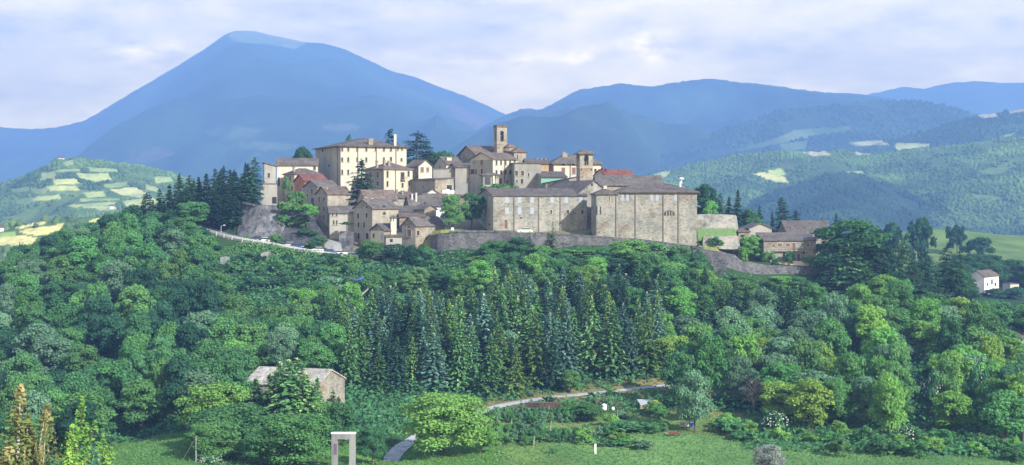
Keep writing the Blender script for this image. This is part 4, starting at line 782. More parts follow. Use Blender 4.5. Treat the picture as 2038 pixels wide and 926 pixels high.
kb=thing('road_edge_wall',edge[0],'pale concrete edge wall carrying the road above the bushes','retaining wall'); lowwall([Vector((p.x,p.y+.12,p.z-2.6)) for p in edge],2.65,.3,M['concrete'],kb,'masonry')
PAINT={'white':(.75,.75,.75),'silver':(.5,.52,.55),'blue':(.05,.09,.25),'dark grey':(.06,.06,.07),'red':(.35,.03,.03),'pale blue':(.35,.45,.6)}
PM={k:m_plain('car_paint_'+k.replace(' ','_'),v,.3,var=.03,spec=.5) for k,v in PAINT.items()}
def make_car():
    t=thing('parked_car',(0,0,0),'x','car')
    prof=[(-2.05,.35),(-2.1,.6),(-2.0,.85),(-1.1,.95),(1.3,.95),(2.0,.88),(2.1,.6),(2.05,.35),(1.75,.3),(-1.75,.3)]
    b=MB(); 
    for w0,w1 in((-.82,.82),): b.prism(prof,'y',w0,w1)
    body=b.build('body',PM['white'],t); 
    cab=MB().add([(-1.25,-.76,.951),(1.45,-.76,.951),(1.45,.76,.951),(-1.25,.76,.951),(-.45,-.6,1.42),(1.05,-.6,1.42),(1.05,.6,1.42),(-.45,.6,1.42)],[(0,3,2,1),(4,5,6,7),(0,1,5,4),(1,2,6,5),(2,3,7,6),(3,0,4,7)]); cab.build('cabin_glass',M['glass'],t)
    MB().box(-.48,1.08,-.62,.62,1.421,1.48).build('car_roof',PM['white'],t)
    for x in(-1.3,1.3):
        for y in(-.72,.72):
            m=MB(); m.tube((x,y-.11,.31),(x,y+.11,.31),.31,n=12); w=m.build('wheel',M['tyre'],t)
            m=MB(); m.tube((x,y-.115,.31),(x,y+.115,.31),.17,n=10); m.build('rim',M['metal'],w)
    for y in(-.6,.6):
        MB().box(-2.13,-2.04,y-.16,y+.16,.62,.76).build('headlight',M['whitep'],t); MB().box(2.02,2.12,y-.16,y+.16,.66,.8).build('tail_light',M['redp'],t)
    return t
def copy_tree(o,parent=None):
    c=o.copy(); COL.objects.link(c)
    if parent: c.parent=parent
    for ch in list(o.children): copy_tree(ch,c)
    return c
car0=make_car()
CARS=[(505,'dark grey','dark grey car, upper end of the row parked below the bastion'),(521,'white','white car beneath the split between the two pale bastion facets'),(576,'silver','silver car below the dark overgrown rock face'),(588,'blue','dark blue car close behind the silver one below the rock face'),(627,'white','white car at the foot of the rock face near the concrete ramp'),(641,'dark grey','dark car beside the concrete ramp wall'),(655,'blue','blue car nearer the railing below the concrete ramp'),(668,'white','white car between the concrete ramp and tall grey retaining wall'),(702,'pale blue','pale car at the lower end of the row under the tall narrow house')]
first=True
for px,colr,lab in CARS:
    best=min(range(1,len(ROAD)-1),key=lambda i:abs(ROAD[i].x/ROAD[i].y*F+CX-px)); p=ROAD[best]; d=(ROAD[best+1]-ROAD[best-1]); d.z=0; d.normalize(); n=Vector((-d.y,d.x,0))
    q=p+n*(1.7 if colr!='blue' else .2); c=car0 if first else copy_tree(car0); first=False
    c.location=(q.x,q.y,max(p.z,float(gz(q.x,q.y)))+.12); c.rotation_euler=(0,0,math.atan2(d.y,d.x)+(0 if px%2 else math.pi)); c['label']=lab; c['group']='cars parked along the road'
    for ch in c.children:
        if ch.name.split('.')[0] in('body','car_roof'): ch.material_slots[0].link='OBJECT'; ch.material_slots[0].material=PM[colr]
c=copy_tree(car0); q=at(1045,463,396.5); c.location=(q.x,q.y,float(gz(q.x,q.y))+.05); c.rotation_euler=(0,0,R(2)); c['label']='white car parked on the grass terrace before the long convent wing'; del c['group']
for ch in c.children:
    if ch.name.split('.')[0] in('body','car_roof'): ch.material_slots[0].link='OBJECT'; ch.material_slots[0].material=PM['white']
def pole(name,label,px,top,base,D,r,mat='metal',cat='pole',lamp=False):
    p=at(px,base,D); h=(base-top)*D/F; t=thing(name,p,label,cat); MB().tube((0,0,-1),(0,0,h),r,r*.7,8).build('pole',M[mat],t)
    if lamp:
        MB().tube((0,0,h-.05),(.9,-.3,h+.25),r*.5).build('arm',M[mat],t); MB().box(.7,1.3,-.5,-.2,h+.18,h+.33).build('lamp_head',M['whitep'],t)
    return t,p,h
pole('street_lamp','thin street lamp at the road railing below the rock face',630,498,530,395.2,.1,'metal','street lamp',True)
pole('street_lamp','thin street lamp by the road near the concrete pier',440,450,470,408,.1,'metal','street lamp',True)
t,p,h=pole('utility_pole','thin pale utility pole with two sloping wires above the left meadow',390,868,945,222,.16,'concrete')
for q in((355,930,224),(432,848,243)):
    w=at(*q)-p; MB().tube((0,0,h-.2),w,.025,n=4).build('wire',M['metal'],t)
t=thing('fallen_trunk',at(675,615,340),'long bare pale trunk leaning in the wood below the tall narrow house','trunk'); MB().tube((0,0,-1.5),at(733,575,345)-at(675,615,340),.22,.12).build('stem',M['pbark'],t)
t=thing('tarpaulin',at(716,556,352),'bright blue tarpaulin showing in the trees below the tall narrow house','tarpaulin'); m=MB(); 
for i in range(4): m.box(-.9+i*.45,-.45+i*.45,-.6,.6,-.3+.15*i,-.1+.22*i)
m.build('sheet',M['blue'],t)
# white sheets hanging under a window
t=thing('laundry',at(893,384,435),'white sheets hung out below the low plain stone building','laundry')
for i,(a,b,z) in enumerate([(-1.9,-.9,.9),(-.8,.3,1.1),(.5,1.8,.8)]): MB().box(a,b,-.08,.0,-.2,z).build('sheet',M['whitep'],t)
# ---------------------------------------------------------------- garden things at the hill foot
u0=(661,708)
p=gpt(684,222); p=Vector((at(684,900,222).x,222,float(gz(at(684,900,222).x,222)))); k=222/F
t=thing('concrete_portal',p,'white concrete portal frame standing alone at the hill foot','portal'); H=zpy(863,222)-p.z; w=47*k/2
m=MB().box(-w,w,-.5,.5,H-.85,H); m.build('lintel',M['concrete'],t); MB().box(-w-.08,w+.08,-.58,.58,H+.002,H+.16).build('cap',M['whitep'],t)
for s in(-1,1): MB().box(*(sorted((s*w,s*(w-.95)))),-.5,.5,-1,H-.852).build('leg',M['concrete'],t)
q=at(668,926,212); g=float(gz(q.x,212)); t=thing('marker_post',(q.x,212,g),'pale post with dark purple panel in front of the concrete portal','post'); H=zpy(880,212)-g
MB().box(-.28,.28,-.15,.15,-1,H).build('post',M['concrete'],t); MB().box(-.2,.2,-.22,-.152,H-1.8,H-.2).build('panel',m_plain('purple_panel',(.10,.06,.12),.6),t)
def on(px,D): 
    x=(px-CX)/F*D; return Vector((x,D,float(gz(x,D))))
t=thing('wood_stack',on(1085,283.5),'long low stack of dark firewood below the gravel lane','wood stack'); 
mb=MB(); rg=random.Random(5)
for r_ in range(4):
    for i in range(28):
        x=-3.9+i*.28+(r_%2)*.14; mb.tube((x,-.5+rg.uniform(-.1,.05),.15+r_*.26),(x,.5,.15+r_*.26),.135,n=6)
mb.build('logs',M['logs'],t); MB().box(-4.1,4.1,-.65,.65,1.12,1.2).build('cover',M['roof'],t)
for i,(px,D,w,lab,mt) in enumerate([(1202,281.5,.55,'white rounded water tank on the garden terrace','whitep'),(1220,281.5,.3,'narrow white barrel right of the rounded water tank','whitep')]):
    t=thing('water_tank',on(px,D),lab,'tank'); MB().lathe((0,0,0),[(w*.8,0),(w,.2),(w,w*1.9),(w*.7,w*2.3),(w*.2,w*2.45)],14).build('tank_body',M[mt],t,smooth=True); MB().lathe((0,0,w*2.45),[(w*.22,0),(w*.22,.08)],10).build('lid',M['metal'],t)
for i,(px,w,c_,lab) in enumerate([(1358,.9,'wood','tan beehive box, left one of the pair under the round lane tree'),(1367,.8,'pale','paler beehive box right of the tan one'),(1375,.7,'blue','small bluish box at the end of the beehives')]):
    t=thing('beehive',on(px,266.5),lab,'beehive','beehives at the meadow edge'); MB().box(-.42,.42,-.4,.4,.2,.95).build('hive_body',M[c_],t); MB().box(-.5,.5,-.48,.48,.951,1.06).build('lid',M['metal'],t)
    for s in(-.35,.35): MB().box(s-.05,s+.05,-.3,.3,-.3,.199).build('foot',M['wood'],t)
t=thing('wheelbarrow',on(1340,259),'rusty red wheelbarrow lying in the dry grass','wheelbarrow'); MB().add([(-.7,-.4,.35),(.7,-.3,.35),(.7,.3,.35),(-.7,.4,.35),(-.9,-.5,.75),(.95,-.42,.7),(.95,.42,.7),(-.9,.5,.75)],[(0,3,2,1),(0,1,5,4),(1,2,6,5),(2,3,7,6),(3,0,4,7),(4,5,6,7)]).build('tray',M['redp'],t); MB().tube((1,-.06,.22),(1,.06,.22),.22,n=10).build('wheel',M['tyre'],t)
for s in(-.35,.35): MB().tube((.9,s*.2,.25),(-1.5,s,.6),.03).build('handle',M['wood'],t)
house('small garden shed with grey roof behind the lemon yellow bush',1272,1275,1300,283,10,822,806,('sy',.5),'wood',[(1284,815,6,8,'v')],depth=2.5,rm='metal',cat='shed',group=None,name='garden_shed',under=1.5,ov=.2)
house('low dark hutch with rounded felt roof beside the water tank',1184,1186,1202,286,8,808,800,('sy',.3),'logs',[],depth=2,rm='roofw',cat='hutch',group=None,name='hutch',under=1.5,ov=.15)
q=on(1185,243); t=thing('marker_post',q,'short white post standing at the meadow edge','post'); MB().box(-.16,.16,-.12,.12,-.5,1.6).build('post',M['whitep'],t); MB().box(-.19,.19,-.15,.15,1.601,1.7).build('cap',M['whitep'],t)
for i,(px,D,lab) in enumerate([(988,266,'leaning pale stake left of the lower vine row'),(1020,263,'pale stake at the left end of the lower vine row'),(1062,248,'thin leaning stake in the meadow near the big bright tree'),(1095,262,'short pale stake in the middle of the vine garden'),(1092,276,'pale stake in front of the firewood stack'),(1228,272,'pale stake below the water tanks')]):
    q=on(px,D); t=thing('stake',q,lab,'stake','wooden stakes in the garden'); MB().tube((0,0,-.4),(rg.uniform(-.25,.25),0,2.1),.07,.05).build('stem',M['pbark'],t)
# ---------------------------------------------------------------- trees
def quads(P,Nn,A,L_,W_,rg):
    """leaf quads: centres P, normals Nn, long-axis hints A, half length L_, half width W_"""
    Nn=Nn/np.linalg.norm(Nn,axis=1,keepdims=True); T=A-(A*Nn).sum(1,keepdims=True)*Nn; T/=np.linalg.norm(T,axis=1,keepdims=True)+1e-9; B=np.cross(Nn,T)
    L_=L_[:,None];W_=W_[:,None]
    V=np.stack([P-T*L_,P+B*W_-T*L_*.1,P+T*L_,P-B*W_-T*L_*.1],1)+rg.normal(0,.06,(len(P),4,3))*L_[:,None]
    return V.reshape(-1,3),np.arange(len(P)*4).reshape(-1,4)
def rnd_dir(rg,n):
    v=rg.normal(size=(n,3)); return v/np.linalg.norm(v,axis=1,keepdims=True)
def trunk_mb(h,r,limbs=(),n=7,lean=0):
    m=MB(); m.tube((0,0,-1.2),(lean*.4,0,h*.45),r*1.15,r*.75,n); m.tube((lean*.4,0,h*.45),(lean,0,h),r*.75,r*.12,n)
    for a,b,rr in limbs: m.tube(a,b,rr,rr*.3,5)
    return m
def proto_mesh(mb,name):
    o=mb.build(name,M['bark']); me=o.data; bpy.data.objects.remove(o); return me
PROTO={}
def make_broadleaf(seed,nl=13,n=3000,leaf=.034,spread=1.,low=.22,flat=1.):
    """unit tree: height 1, crown radius about .36*spread"""
    rg=np.random.default_rng(seed); Rr=.34*spread; cz=.60; C0=[];rad=[]
    for i in range(nl):
        f=(i+.5)/nl; ph=2*math.pi*(i*.618+rg.random()*.25); z=low+.12+(.84-low-.12)*f**.8
        w=math.sin(math.pi*min(1,max(.12,(z-low)/(1.02-low))))**.6
        r=Rr*w*rg.uniform(.35,.85); C0.append((r*math.cos(ph),r*math.sin(ph),z)); rad.append(rg.uniform(.075,.15)*(1.15-.4*f)*(.7+.3*spread))
    C0.append((0,0,.80)); rad.append(.15); C0.append((0,0,.55)); rad.append(.18*spread); C0=np.array(C0); rad=np.array(rad)
    k=rg.choice(len(C0),n,p=rad**2/(rad**2).sum()); d=rnd_dir(rg,n); d[:,2]=np.where(d[:,2]<-.3,-d[:,2]*.7,d[:,2])
    rr=rad[k]*(rg.uniform(.72,1.10,n)); 
    # twigs that stick out break up every clump
    P=C0[k]+d*rr[:,None]*np.array([1,1,.82*flat])+rg.normal(0,.012,(n,3))
    Nn=d*.8+rg.normal(0,.5,(n,3))+np.array([0,0,.25]); A=rg.normal(size=(n,3))+np.array([0,0,-.4])
    L_=leaf*rg.uniform(.6,1.35,n); W_=L_*rg.uniform(.5,.85,n)
    V,Fq=quads(P,Nn,A,L_,W_,rg)
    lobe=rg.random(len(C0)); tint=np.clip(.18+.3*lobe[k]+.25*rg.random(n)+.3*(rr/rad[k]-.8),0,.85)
    top=np.max(V[:,2]); V[:,2]*=1/top
    me=npmesh('crown',V,Fq,None,tint=tint)
    limbs=[((0,0,.25+.04*i),tuple(C0[i*2%len(C0)]*np.array([.8,.8,1])),.013) for i in range(6)]
    return me,proto_mesh(trunk_mb(.75,.022,limbs),'trunk'),float(np.percentile(np.hypot(V[:,0],V[:,1]),97))
def make_conifer(seed,wid=.19,nw=26,taper=.92,jz=.38,low=.06,droop=.25,sparse=0.,per=(8,12),leaf=1.2,tilt=.3,gap=1.):
    rg=np.random.default_rng(seed); P=[];Nn=[];A=[];L_=[];W_=[];ti=[]; limbs=[]
    for w in range(nw):
        t=(w+rg.uniform(-.3,.3))/nw; t=min(max(t,0),.985); z=low+(1-low)*t; dzs=(1-low)/nw; r=wid*(1-t)**taper*rg.uniform(.82,1.15)+.006; nb=rg.integers(*per)
        a0=rg.random()*6.28
        for b in range(nb):
            if rg.random()<sparse: continue
            a=a0+6.283*b/nb+rg.normal(0,.18); l=r*rg.uniform(.65,1.18); dr=droop*(1-t*.6); ca,sa=math.cos(a),math.sin(a)
            m=max(4,int(7+l*125)); s=np.linspace(.18,1,m)+rg.normal(0,.02,m)
            zz=z+l*(tilt*s-(dr+tilt*.6)*s**1.6)+rg.normal(0,.003,m)
            side=rg.normal(0,.17,m)*l*(1.1-s); 
            zz=zz+rg.uniform(-jz,jz)*dzs-np.abs(rg.normal(0,.3,m))*dzs*np.clip(s*1.5,0,1)
            P.append(np.stack([ca*l*s-sa*side,sa*l*s+ca*side,zz],1)); k=len(s)
            Nn.append(np.stack([ca*.35+rg.normal(0,.35,k),sa*.35+rg.normal(0,.55,k),.65+rg.random(k)*.4],1))
            A.append(np.stack([ca+rg.normal(0,.5,k),sa+rg.normal(0,.5,k),-.25+rg.normal(0,.2,k)],1))
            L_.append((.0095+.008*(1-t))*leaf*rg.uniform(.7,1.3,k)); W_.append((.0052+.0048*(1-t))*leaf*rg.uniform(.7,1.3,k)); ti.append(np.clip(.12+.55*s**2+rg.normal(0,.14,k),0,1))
            if b%2==0 and t<.8: limbs.append(((0,0,z),(ca*l*.8,sa*l*.8,float(zz[int(m*.8)])-.004),.0035))
    k=24; z=rg.uniform(.93,1.0,k); P.append(np.stack([rg.normal(0,.004,k),rg.normal(0,.004,k),z],1)); Nn.append(rg.normal(size=(k,3))); A.append(np.tile([0,0,1.],(k,1))+rg.normal(0,.3,(k,3))); L_.append(np.full(k,.016)); W_.append(np.full(k,.005)); ti.append(np.full(k,.95))
    P=np.concatenate(P);V,Fq=quads(P,np.concatenate(Nn),np.concatenate(A),np.concatenate(L_),np.concatenate(W_),rg)
    me=npmesh('crown',V,Fq,None,tint=np.concatenate(ti))
    return me,proto_mesh(trunk_mb(.97,.013,limbs),'trunk'),float(np.percentile(np.hypot(V[:,0],V[:,1]),98))
def make_poplar(seed,n=9000,wid=.13,sd=.5):
    rg=np.random.default_rng(seed); stems=[(0,0,1.0)]+[(rg.normal(0,wid*sd),rg.normal(0,wid*sd),rg.uniform(.5,.93)) for _ in range(12)]
    P=[];ti=[];limbs=[]; rs=[]
    for x,y,h in stems:
        m=int(n*.75*h/sum(s[2] for s in stems)); z=rg.random(m)**.8*h; z=np.maximum(z,.08); q=(1-z/h)
        r=wid*.62*np.minimum(1,q*2.2+.05)*np.sqrt(rg.random(m)); a=rg.random(m)*6.283; f=np.clip(z/h*1.5,0,1)
        P.append(np.stack([x*f+r*np.cos(a),y*f+r*np.sin(a),z],1)); ti.append(np.clip(.15+.35*rg.random(m)+.55*np.clip((z/h-.75)*4,0,1),0,1)); limbs.append(((x*.1,y*.1,.05),(x,y,h*.97),.006))
    P=np.concatenate(P); ti=np.concatenate(ti); k=len(P); Nn=np.stack([P[:,0]*6,P[:,1]*6,np.full(k,.3)],1)+rg.normal(0,.6,(k,3)); A=np.tile([0,0,1.],(k,1))+rg.normal(0,.45,(k,3))
    V,Fq=quads(P,Nn,A,  .010*rg.uniform(.6,1.3,k),.006*rg.uniform(.6,1.3,k),rg)
    me=npmesh('crown',V,Fq,None,tint=ti); return me,proto_mesh(trunk_mb(.9,.014,limbs),'trunk'),float(np.percentile(np.hypot(V[:,0],V[:,1]),97))
def make_bare(seed):
    rg=np.random.default_rng(seed); m=trunk_mb(.8,.02)
    for i in range(60):
        z=rg.uniform(.25,.8); a=rg.random()*6.28; l=rg.uniform(.1,.3); p=Vector((0,0,z)); q=p+Vector((math.cos(a)*l,math.sin(a)*l,l*rg.uniform(.4,1.1))); m.tube(p,q,.008,.003,4)
        for j in range(3): e=p.lerp(q,rg.uniform(.4,1)); m.tube(e,e+Vector(tuple(rg.normal(0,.06,3)+np.array([0,0,.05]))),.004,.0015,3)
    return None,proto_mesh(m,'trunk'),.3
PROTO['broadleaf_tree']=[make_broadleaf(100+i,nl=19+2*(i%4),n=9500,leaf=.0185,spread=[.95,1.1,.8,1.0,.9,1.15,.75][i],low=[.1,.06,.15,.05,.12,.08,.1][i]) for i in range(7)]
PROTO['big']=[make_broadleaf(150+i,nl=38,n=15000,leaf=.0155,spread=1.25,low=.08) for i in range(3)]
PROTO['conifer_tree']=[make_conifer(200+i,wid=[.19,.165,.21,.18,.15,.20][i],nw=[21,23,20,24,22,18][i],sparse=[.05,.1,.15,.05,.1,.2][i]) for i in range(6)]
PROTO['pine']=[make_conifer(230+i,taper=.55,jz=.9,wid=.24,nw=20,low=.2,sparse=.3,droop=.15,leaf=1.3) for i in range(3)]
PROTO['cedar_tree']=[make_conifer(250+i,wid=.40,nw=17,low=.08,taper=.6,jz=.7,droop=.12,sparse=.18,per=(9,13),leaf=1.15,tilt=.22) for i in range(3)]
PROTO['cypress_tree']=[make_conifer(270+i,taper=.6,wid=.11,nw=40,low=.03,droop=-.2,per=(7,10),leaf=1.2,tilt=.6) for i in range(2)]
PROTO['poplar_tree']=[make_poplar(300+i) for i in range(3)]
PROTO['slim_poplar']=[make_poplar(320+i,n=5000,wid=.11,sd=.22) for i in range(2)]
PROTO['shrub']=[make_broadleaf(400+i,nl=11,n=2400,leaf=.05,spread=1.75,low=.0,flat=1.2) for i in range(4)]
PROTO['bare']=[make_bare(500)]
# spire: the near-bare slim fir in front of the terrace wall
PROTO['slim']=[make_conifer(280,wid=.11,nw=16,low=.05,sparse=.45,per=(4,6),leaf=1.3)]
ALL=[]     # every tree, for the labels
def tree(kind,x,y,h,w,tone,name=None,leaf=None,label=None,cat='tree',group=None,mat=None,dz=0,v=None):
    pr=PROTO[kind]; me,tr,rad=pr[rng.integers(len(pr)) if v is None else v%len(pr)]
    z=float(gz(x,y))-.15+dz; o=thing(name or kind,(x,y,z),label,cat,group,rng.random()*6.283); s=w/2/rad
    o.scale=(s,s,h); tl=.015 if kind in('conifer_tree','cypress_tree','slim') else .06; o.rotation_euler=(rng.normal(0,tl),rng.normal(0,tl),o.rotation_euler[2])
    if me:
        c=link('crown',me,o)
        if not me.materials: me.materials.append(LEAF['mid green'])
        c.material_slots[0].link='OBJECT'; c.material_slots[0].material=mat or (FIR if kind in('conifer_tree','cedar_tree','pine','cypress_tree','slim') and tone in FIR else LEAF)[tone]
    t=link('trunk',tr,o)
    if tone=='golden' or kind=='bare': t.material_slots[0].link='OBJECT'; t.material_slots[0].material=M['pbark']
    if label is None: ALL.append((o,tone,name or kind,h))
    TREEPOS.append((x,y,w/2)); return o
TREEPOS=[]
def tp(kind,px,top,D,w_px,tone,label=None,**kw):
    """tree whose tip stands at photo column px and row top, at distance D, crown w_px wide"""
    x=(px-CX)/F*D; h=max(1.2,zpy(top,D)-(float(gz(x,D))-.15+kw.get('dz',0))); return tree(kind,x,D,h,w_px*D/F,tone,label=label,**kw)
B='broadleaf_tree'
# trees that stand out in the photograph
tp(B,900,385,404,58,'mid green','round green tree with white painted trunk foot on the terrace lawn',v=1,group=None); q=at(900,444,404)
t=thing('tree_collar',(q.x,404,float(gz(q.x,404))-.1),'white painted ring round the foot of the terrace lawn tree','tree collar'); MB().lathe((0,0,0),[(.55,0),(.45,.9)],12).build('ring',M['whitep'],t)
tp(B,938,382,410,46,'deep green','dark round tree just behind the terrace lawn tree, by the convent gable',v=4)
tp('conifer_tree',720,316,424,112,'dark green','tall dark fir between the palace and the tall narrow house',name='fir_tree',v=2)
tp('cedar_tree',824,260,478,135,'dark green','tallest dark cedar behind the right end of the palace',name='cedar_tree',v=0)
tp('cedar_tree',846,280,482,70,'dark green','second dark cedar, right of the tallest one behind the palace',name='cedar_tree',v=1)
tp('pine',766,256,486,60,'dark green','dark pine crown rising behind the palace chimney',name='pine_tree')
tp('pine',700,268,488,46,'dark green','dark pine top just showing over the palace roof ridge',name='pine_tree')
tp(B,606,290,466,46,'dark green','dark round tree between the long cream house and the palace',v=0)
tp(B,880,298,486,40,'deep green','green tree behind the chimneyed house left of the church'); tp(B,858,302,488,40,'deep green','green tree between the cedars and the church left roof')
tp(B,900,303,488,30,'deep green','small green tree touching the church roof on its left')
tp(B,1402,364,426,50,'dark green','dense dark tree right behind the biggest convent block',v=3); tp(B,1414,398,420,34,'fresh green','light green low tree at the foot of the dense dark convent tree',v=2)
tp('pine',1430,385,432,34,'dark green','slim dark pine next to the dense dark convent tree',name='pine_tree'); tp('conifer_tree',1466,376,432,46,'dark green','broad dark fir, highest one right of the grass terrace',name='fir_tree',v=0); tp('conifer_tree',1450,390,436,36,'dark green','dark fir between slim pine and broad fir right of the convent',name='fir_tree',v=3)
tp(B,1490,415,436,44,'deep green','low green tree right of the broad dark fir'); tp('conifer_tree',1512,408,438,34,'dark green','small fir above the grey outbuilding',name='fir_tree',v=1); tp('conifer_tree',1538,418,440,22,'dark green','slender small spruce between small fir and tall farm pine',name='fir_tree',v=4)
tp('pine',1567,392,440,48,'dark green','tall dark pine rising behind the wide barn',name='pine_tree',v=0); tp('pine',1590,416,442,40,'dark green','shorter dark pine leaning on the tall one behind the wide barn',name='pine_tree',v=1)
tp(B,1498,468,407,46,'fresh green','light green tree left of the stone farmhouse',v=5); tp('shrub',1478,490,400,26,'fresh green','round bright bush at the end of the lower stone terrace wall',name='bush',cat='bush'); tp(B,1568,498,401.5,24,'mid green','small tree growing before the farmhouse front',v=0)
tp(B,1704,432,398,168,'deep green','huge round green tree overtopping the dark cedars right of the barn',v=1,name=B,dz=0); 
tp('conifer_tree',1664,424,404,36,'dark green','dark fir tip between the barn and the huge round tree',name='fir_tree',v=1)
for i,(px,top,D,w) in enumerate([(1692,488,391,120),(1662,505,388,96),(1745,475,392,120),(1800,478,393,110),(1842,500,389,100),(1765,520,386,100),(1720,530,384,110),(1822,530,384,90)]):
    tp('cedar_tree',px,top,D,w,'dark green' if i%3 else 'mid green',v=i,name='cedar_tree',group='layered cedars right of the farm')
for px,top,D,w in((1880,487,398,64),(1905,498,396,50)): tp('cedar_tree',px,top,D,w,'dark green',name='cedar_tree',group='layered cedars right of the farm')
tp('slim',1100,440,391.4,24,'mid green','nearly bare slim spruce before the terrace wall under the long convent wing',name='spruce_tree'); tp('slim',1388,468,391.2,26,'dark green','slim dark spruce before the right corner of the biggest convent block',name='spruce_tree'); tp('slim',1055,470,391,34,'dark green','dark spruce top against the terrace wall near the parked white car',name='spruce_tree')
for i,(px,top,w,D) in enumerate([(985,478,74,388),(1032,470,66,388.5),(1078,488,60,387),(1122,494,60,388),(1162,496,64,387),(1208,490,66,388),(1252,477,84,388.5),(1300,480,76,388),(1348,487,66,388),(1388,500,56,387),(955,508,60,386),(1010,500,60,384),(1140,515,60,384),(1230,512,64,384),(1320,512,64,384),(1440,543,60,387),(1475,548,60,387),(1512,550,60,388),(1550,548,56,388),(1590,550,56,388),(1630,552,54,389)]):
    tp(B,px,top,D,w,['mid green','deep green','fresh green','mid green'][i%4],v=i)
# bushes at the town's foot
tp(B,738,478,391,66,'mid green','dense round tree hiding the foot of the tall narrow house',v=5); tp(B,790,484,390.5,56,'dark green','dark tree below the low annex'); tp(B,822,486,390,44,'dark green','dark tree below the shuttered terrace house'); tp(B,850,492,389.5,50,'deep green','tree at the rounded end of the terrace wall')
tp('shrub',590,378,414,40,'mid green','green bushes hanging over the bastion below the red house',name='bush',cat='bush',dz=4); tp('shrub',612,405,411,56,'fresh green','leafy bush spilling down the dark rock face',name='bush',cat='bush',dz=5); tp('shrub',570,350,424,18,'mid green','slim climbing bush on the cream house flank above the bastion',name='bush',cat='bush',dz=5)
tp('shrub',578,398,413,50,'mid green','broad bush on top of the bastion below the small hipped house',name='bush',cat='bush',dz=4)
tp('shrub',690,448,404.5,30,'deep green','dark hedge clump on the tall grey retaining wall',name='bush',cat='bush',dz=6); tp(B,632,470,402,36,'deep green','small tree at the road below the dark rock face'); tp('shrub',556,480,403.5,34,'mid green','bush at the road edge under the bastion facets',name='bush',cat='bush')
tp('shrub',988,365,442,70,'mid green','long low green bush behind the long convent wing roof',name='bush',cat='bush',dz=2); tp('shrub',1010,369,440,50,'fresh green','small green bush under the pavilion by the convent roof',name='bush',cat='bush',dz=2)
for i,(px,top,D,w) in enumerate([(548,465,404.5,30),(610,455,409,50),(622,480,404,34),(598,430,413,44),(640,486,402.5,26),(490,474,407.5,26),(566,425,413,34),(1425,470,402,30),(1480,470,408,30),(1530,500,403,30),(1545,515,401.5,26),(1612,508,402,36)]):
    tp('shrub',px,top,D,w,['mid green','deep green','fresh green'][i%3],name='bush',cat='bush',v=i,group='bushes about the walls')
# left skyline firs
for i,(px,top,D,w) in enumerate([(500,312,436,34),(494,325,434,36),(488,322,438,30),(466,338,432,46),(446,328,434,34),(430,335,432,44),(412,345,430,44),(395,352,434,34),(374,350,432,32),(355,345,430,40),(338,366,428,36),(320,375,428,34),(300,383,426,38),(480,350,424,50),(455,365,422,48),(425,375,420,50),(486,362,424,44),(440,395,416,44),(468,392,416,44),(395,385,420,44),(365,385,420,44),(335,400,420,40),(285,398,426,30)]):
    tp('conifer_tree' if i%4 else 'pine',px,top,D,w*1.45,'dark green',name='fir_tree',group='dark firs on the left skyline',v=i)
for i,(px,top,D,w) in enumerate([(265,405,424,50),(240,418,424,46),(215,425,422,50),(190,440,420,52),(160,447,420,50),(130,452,420,52),(100,465,418,50),(72,478,418,46),(45,482,416,46),(18,492,416,48),(-10,505,416,48),(385,400,412,56),(350,415,412,56),(310,420,414,56),(280,432,414,50)]):
    tp(B,px,top,D,w*1.12,['dark green','deep green'][i%2],v=i)
# foot of the hill
tp('big',882,778,240,176,'fresh green','biggest bright green tree at the hill foot beside the gravel lane',name=B,v=0); tp('big',588,818,222,156,'mid green','large rounded light tree left of the concrete portal',name=B,v=1); tp('big',741,846,228,70,'deep green','compact dark green tree right of the concrete portal',name=B,v=2)
tp('big',440,756,248,150,'fresh green','wide bright tree left of the abandoned house',name=B,v=2); tp('big',455,805,234,160,'deep green','dark spreading tree above the utility pole',name=B,v=0); tp('big',425,836,226,110,'mid green','mid green tree at the bottom behind the utility pole',name=B,v=1); tp('big',520,852,222,96,'deep green','dark leafy tree at the bottom left of the large rounded light one',name=B,v=2); tp('big',955,838,242,70,'fresh green','smaller bright tree right beside the biggest bright one',name=B,v=1)
tp(B,1170,802,272,70,'mid green','slender mid green tree in the middle of the garden',v=2); tp(B,1385,780,272,60,'mid green','round light tree beside the beehives at the lane end',v=0); tp('shrub',1301,795,279,34,'lemon','lemon yellow bush beside the garden shed',name='bush',cat='bush',mat=LEAF['lemon'])
tp('shrub',1215,772,294,24,'mid green','round green bush on the lane verge',name='bush',cat='bush'); tp('shrub',1178,780,291.5,16,'dark green','small dark bush left of the round lane bush',name='bush',cat='bush'); tp('shrub',1092,792,288,28,'dark green','dark bush at the lane above the firewood stack',name='bush',cat='bush'); tp(B,1135,735,296,40,'mid green','low round tree above the gravel lane')
tp('shrub',1255,838,262,90,'deep green','wide dark hedge bush at the edge of the meadow',name='bush',cat='bush'); tp('shrub',1225,842,263,60,'deep green','dark bush left of the wide hedge bush by the meadow',name='bush',cat='bush'); tp('shrub',1300,842,262,50,'mid green','bush right of the wide hedge bush by the meadow',name='bush',cat='bush')
tp('shrub',1450,834,262,76,'deep green','dark rounded bush at the right end of the meadow',name='bush',cat='bush'); tp('shrub',1205,873,249,36,'deep green','small round dark bush behind the short white post',name='bush',cat='bush'); tp('shrub',1100,898,243,20,'deep green','tiny dark bush low in the meadow',name='bush',cat='bush')
tp('big',1535,882,214,66,'silver','silvery willow standing in the meadow at the bottom edge',name='willow_tree',mat=LEAF['silver'],v=1); tp('bare',1500,750,283,60,'grey green','bare grey leafless tree among the green ones',name='dead_tree'); tp('shrub',180,883,215,60,'blue green','rounded blue grey bush between poplars and left meadow',name='bush',cat='bush',mat=LEAF['blue green'])
tp(B,1550,722,286,44,'yellow green','bright yellow green tree right of the bare leafless one',v=4)
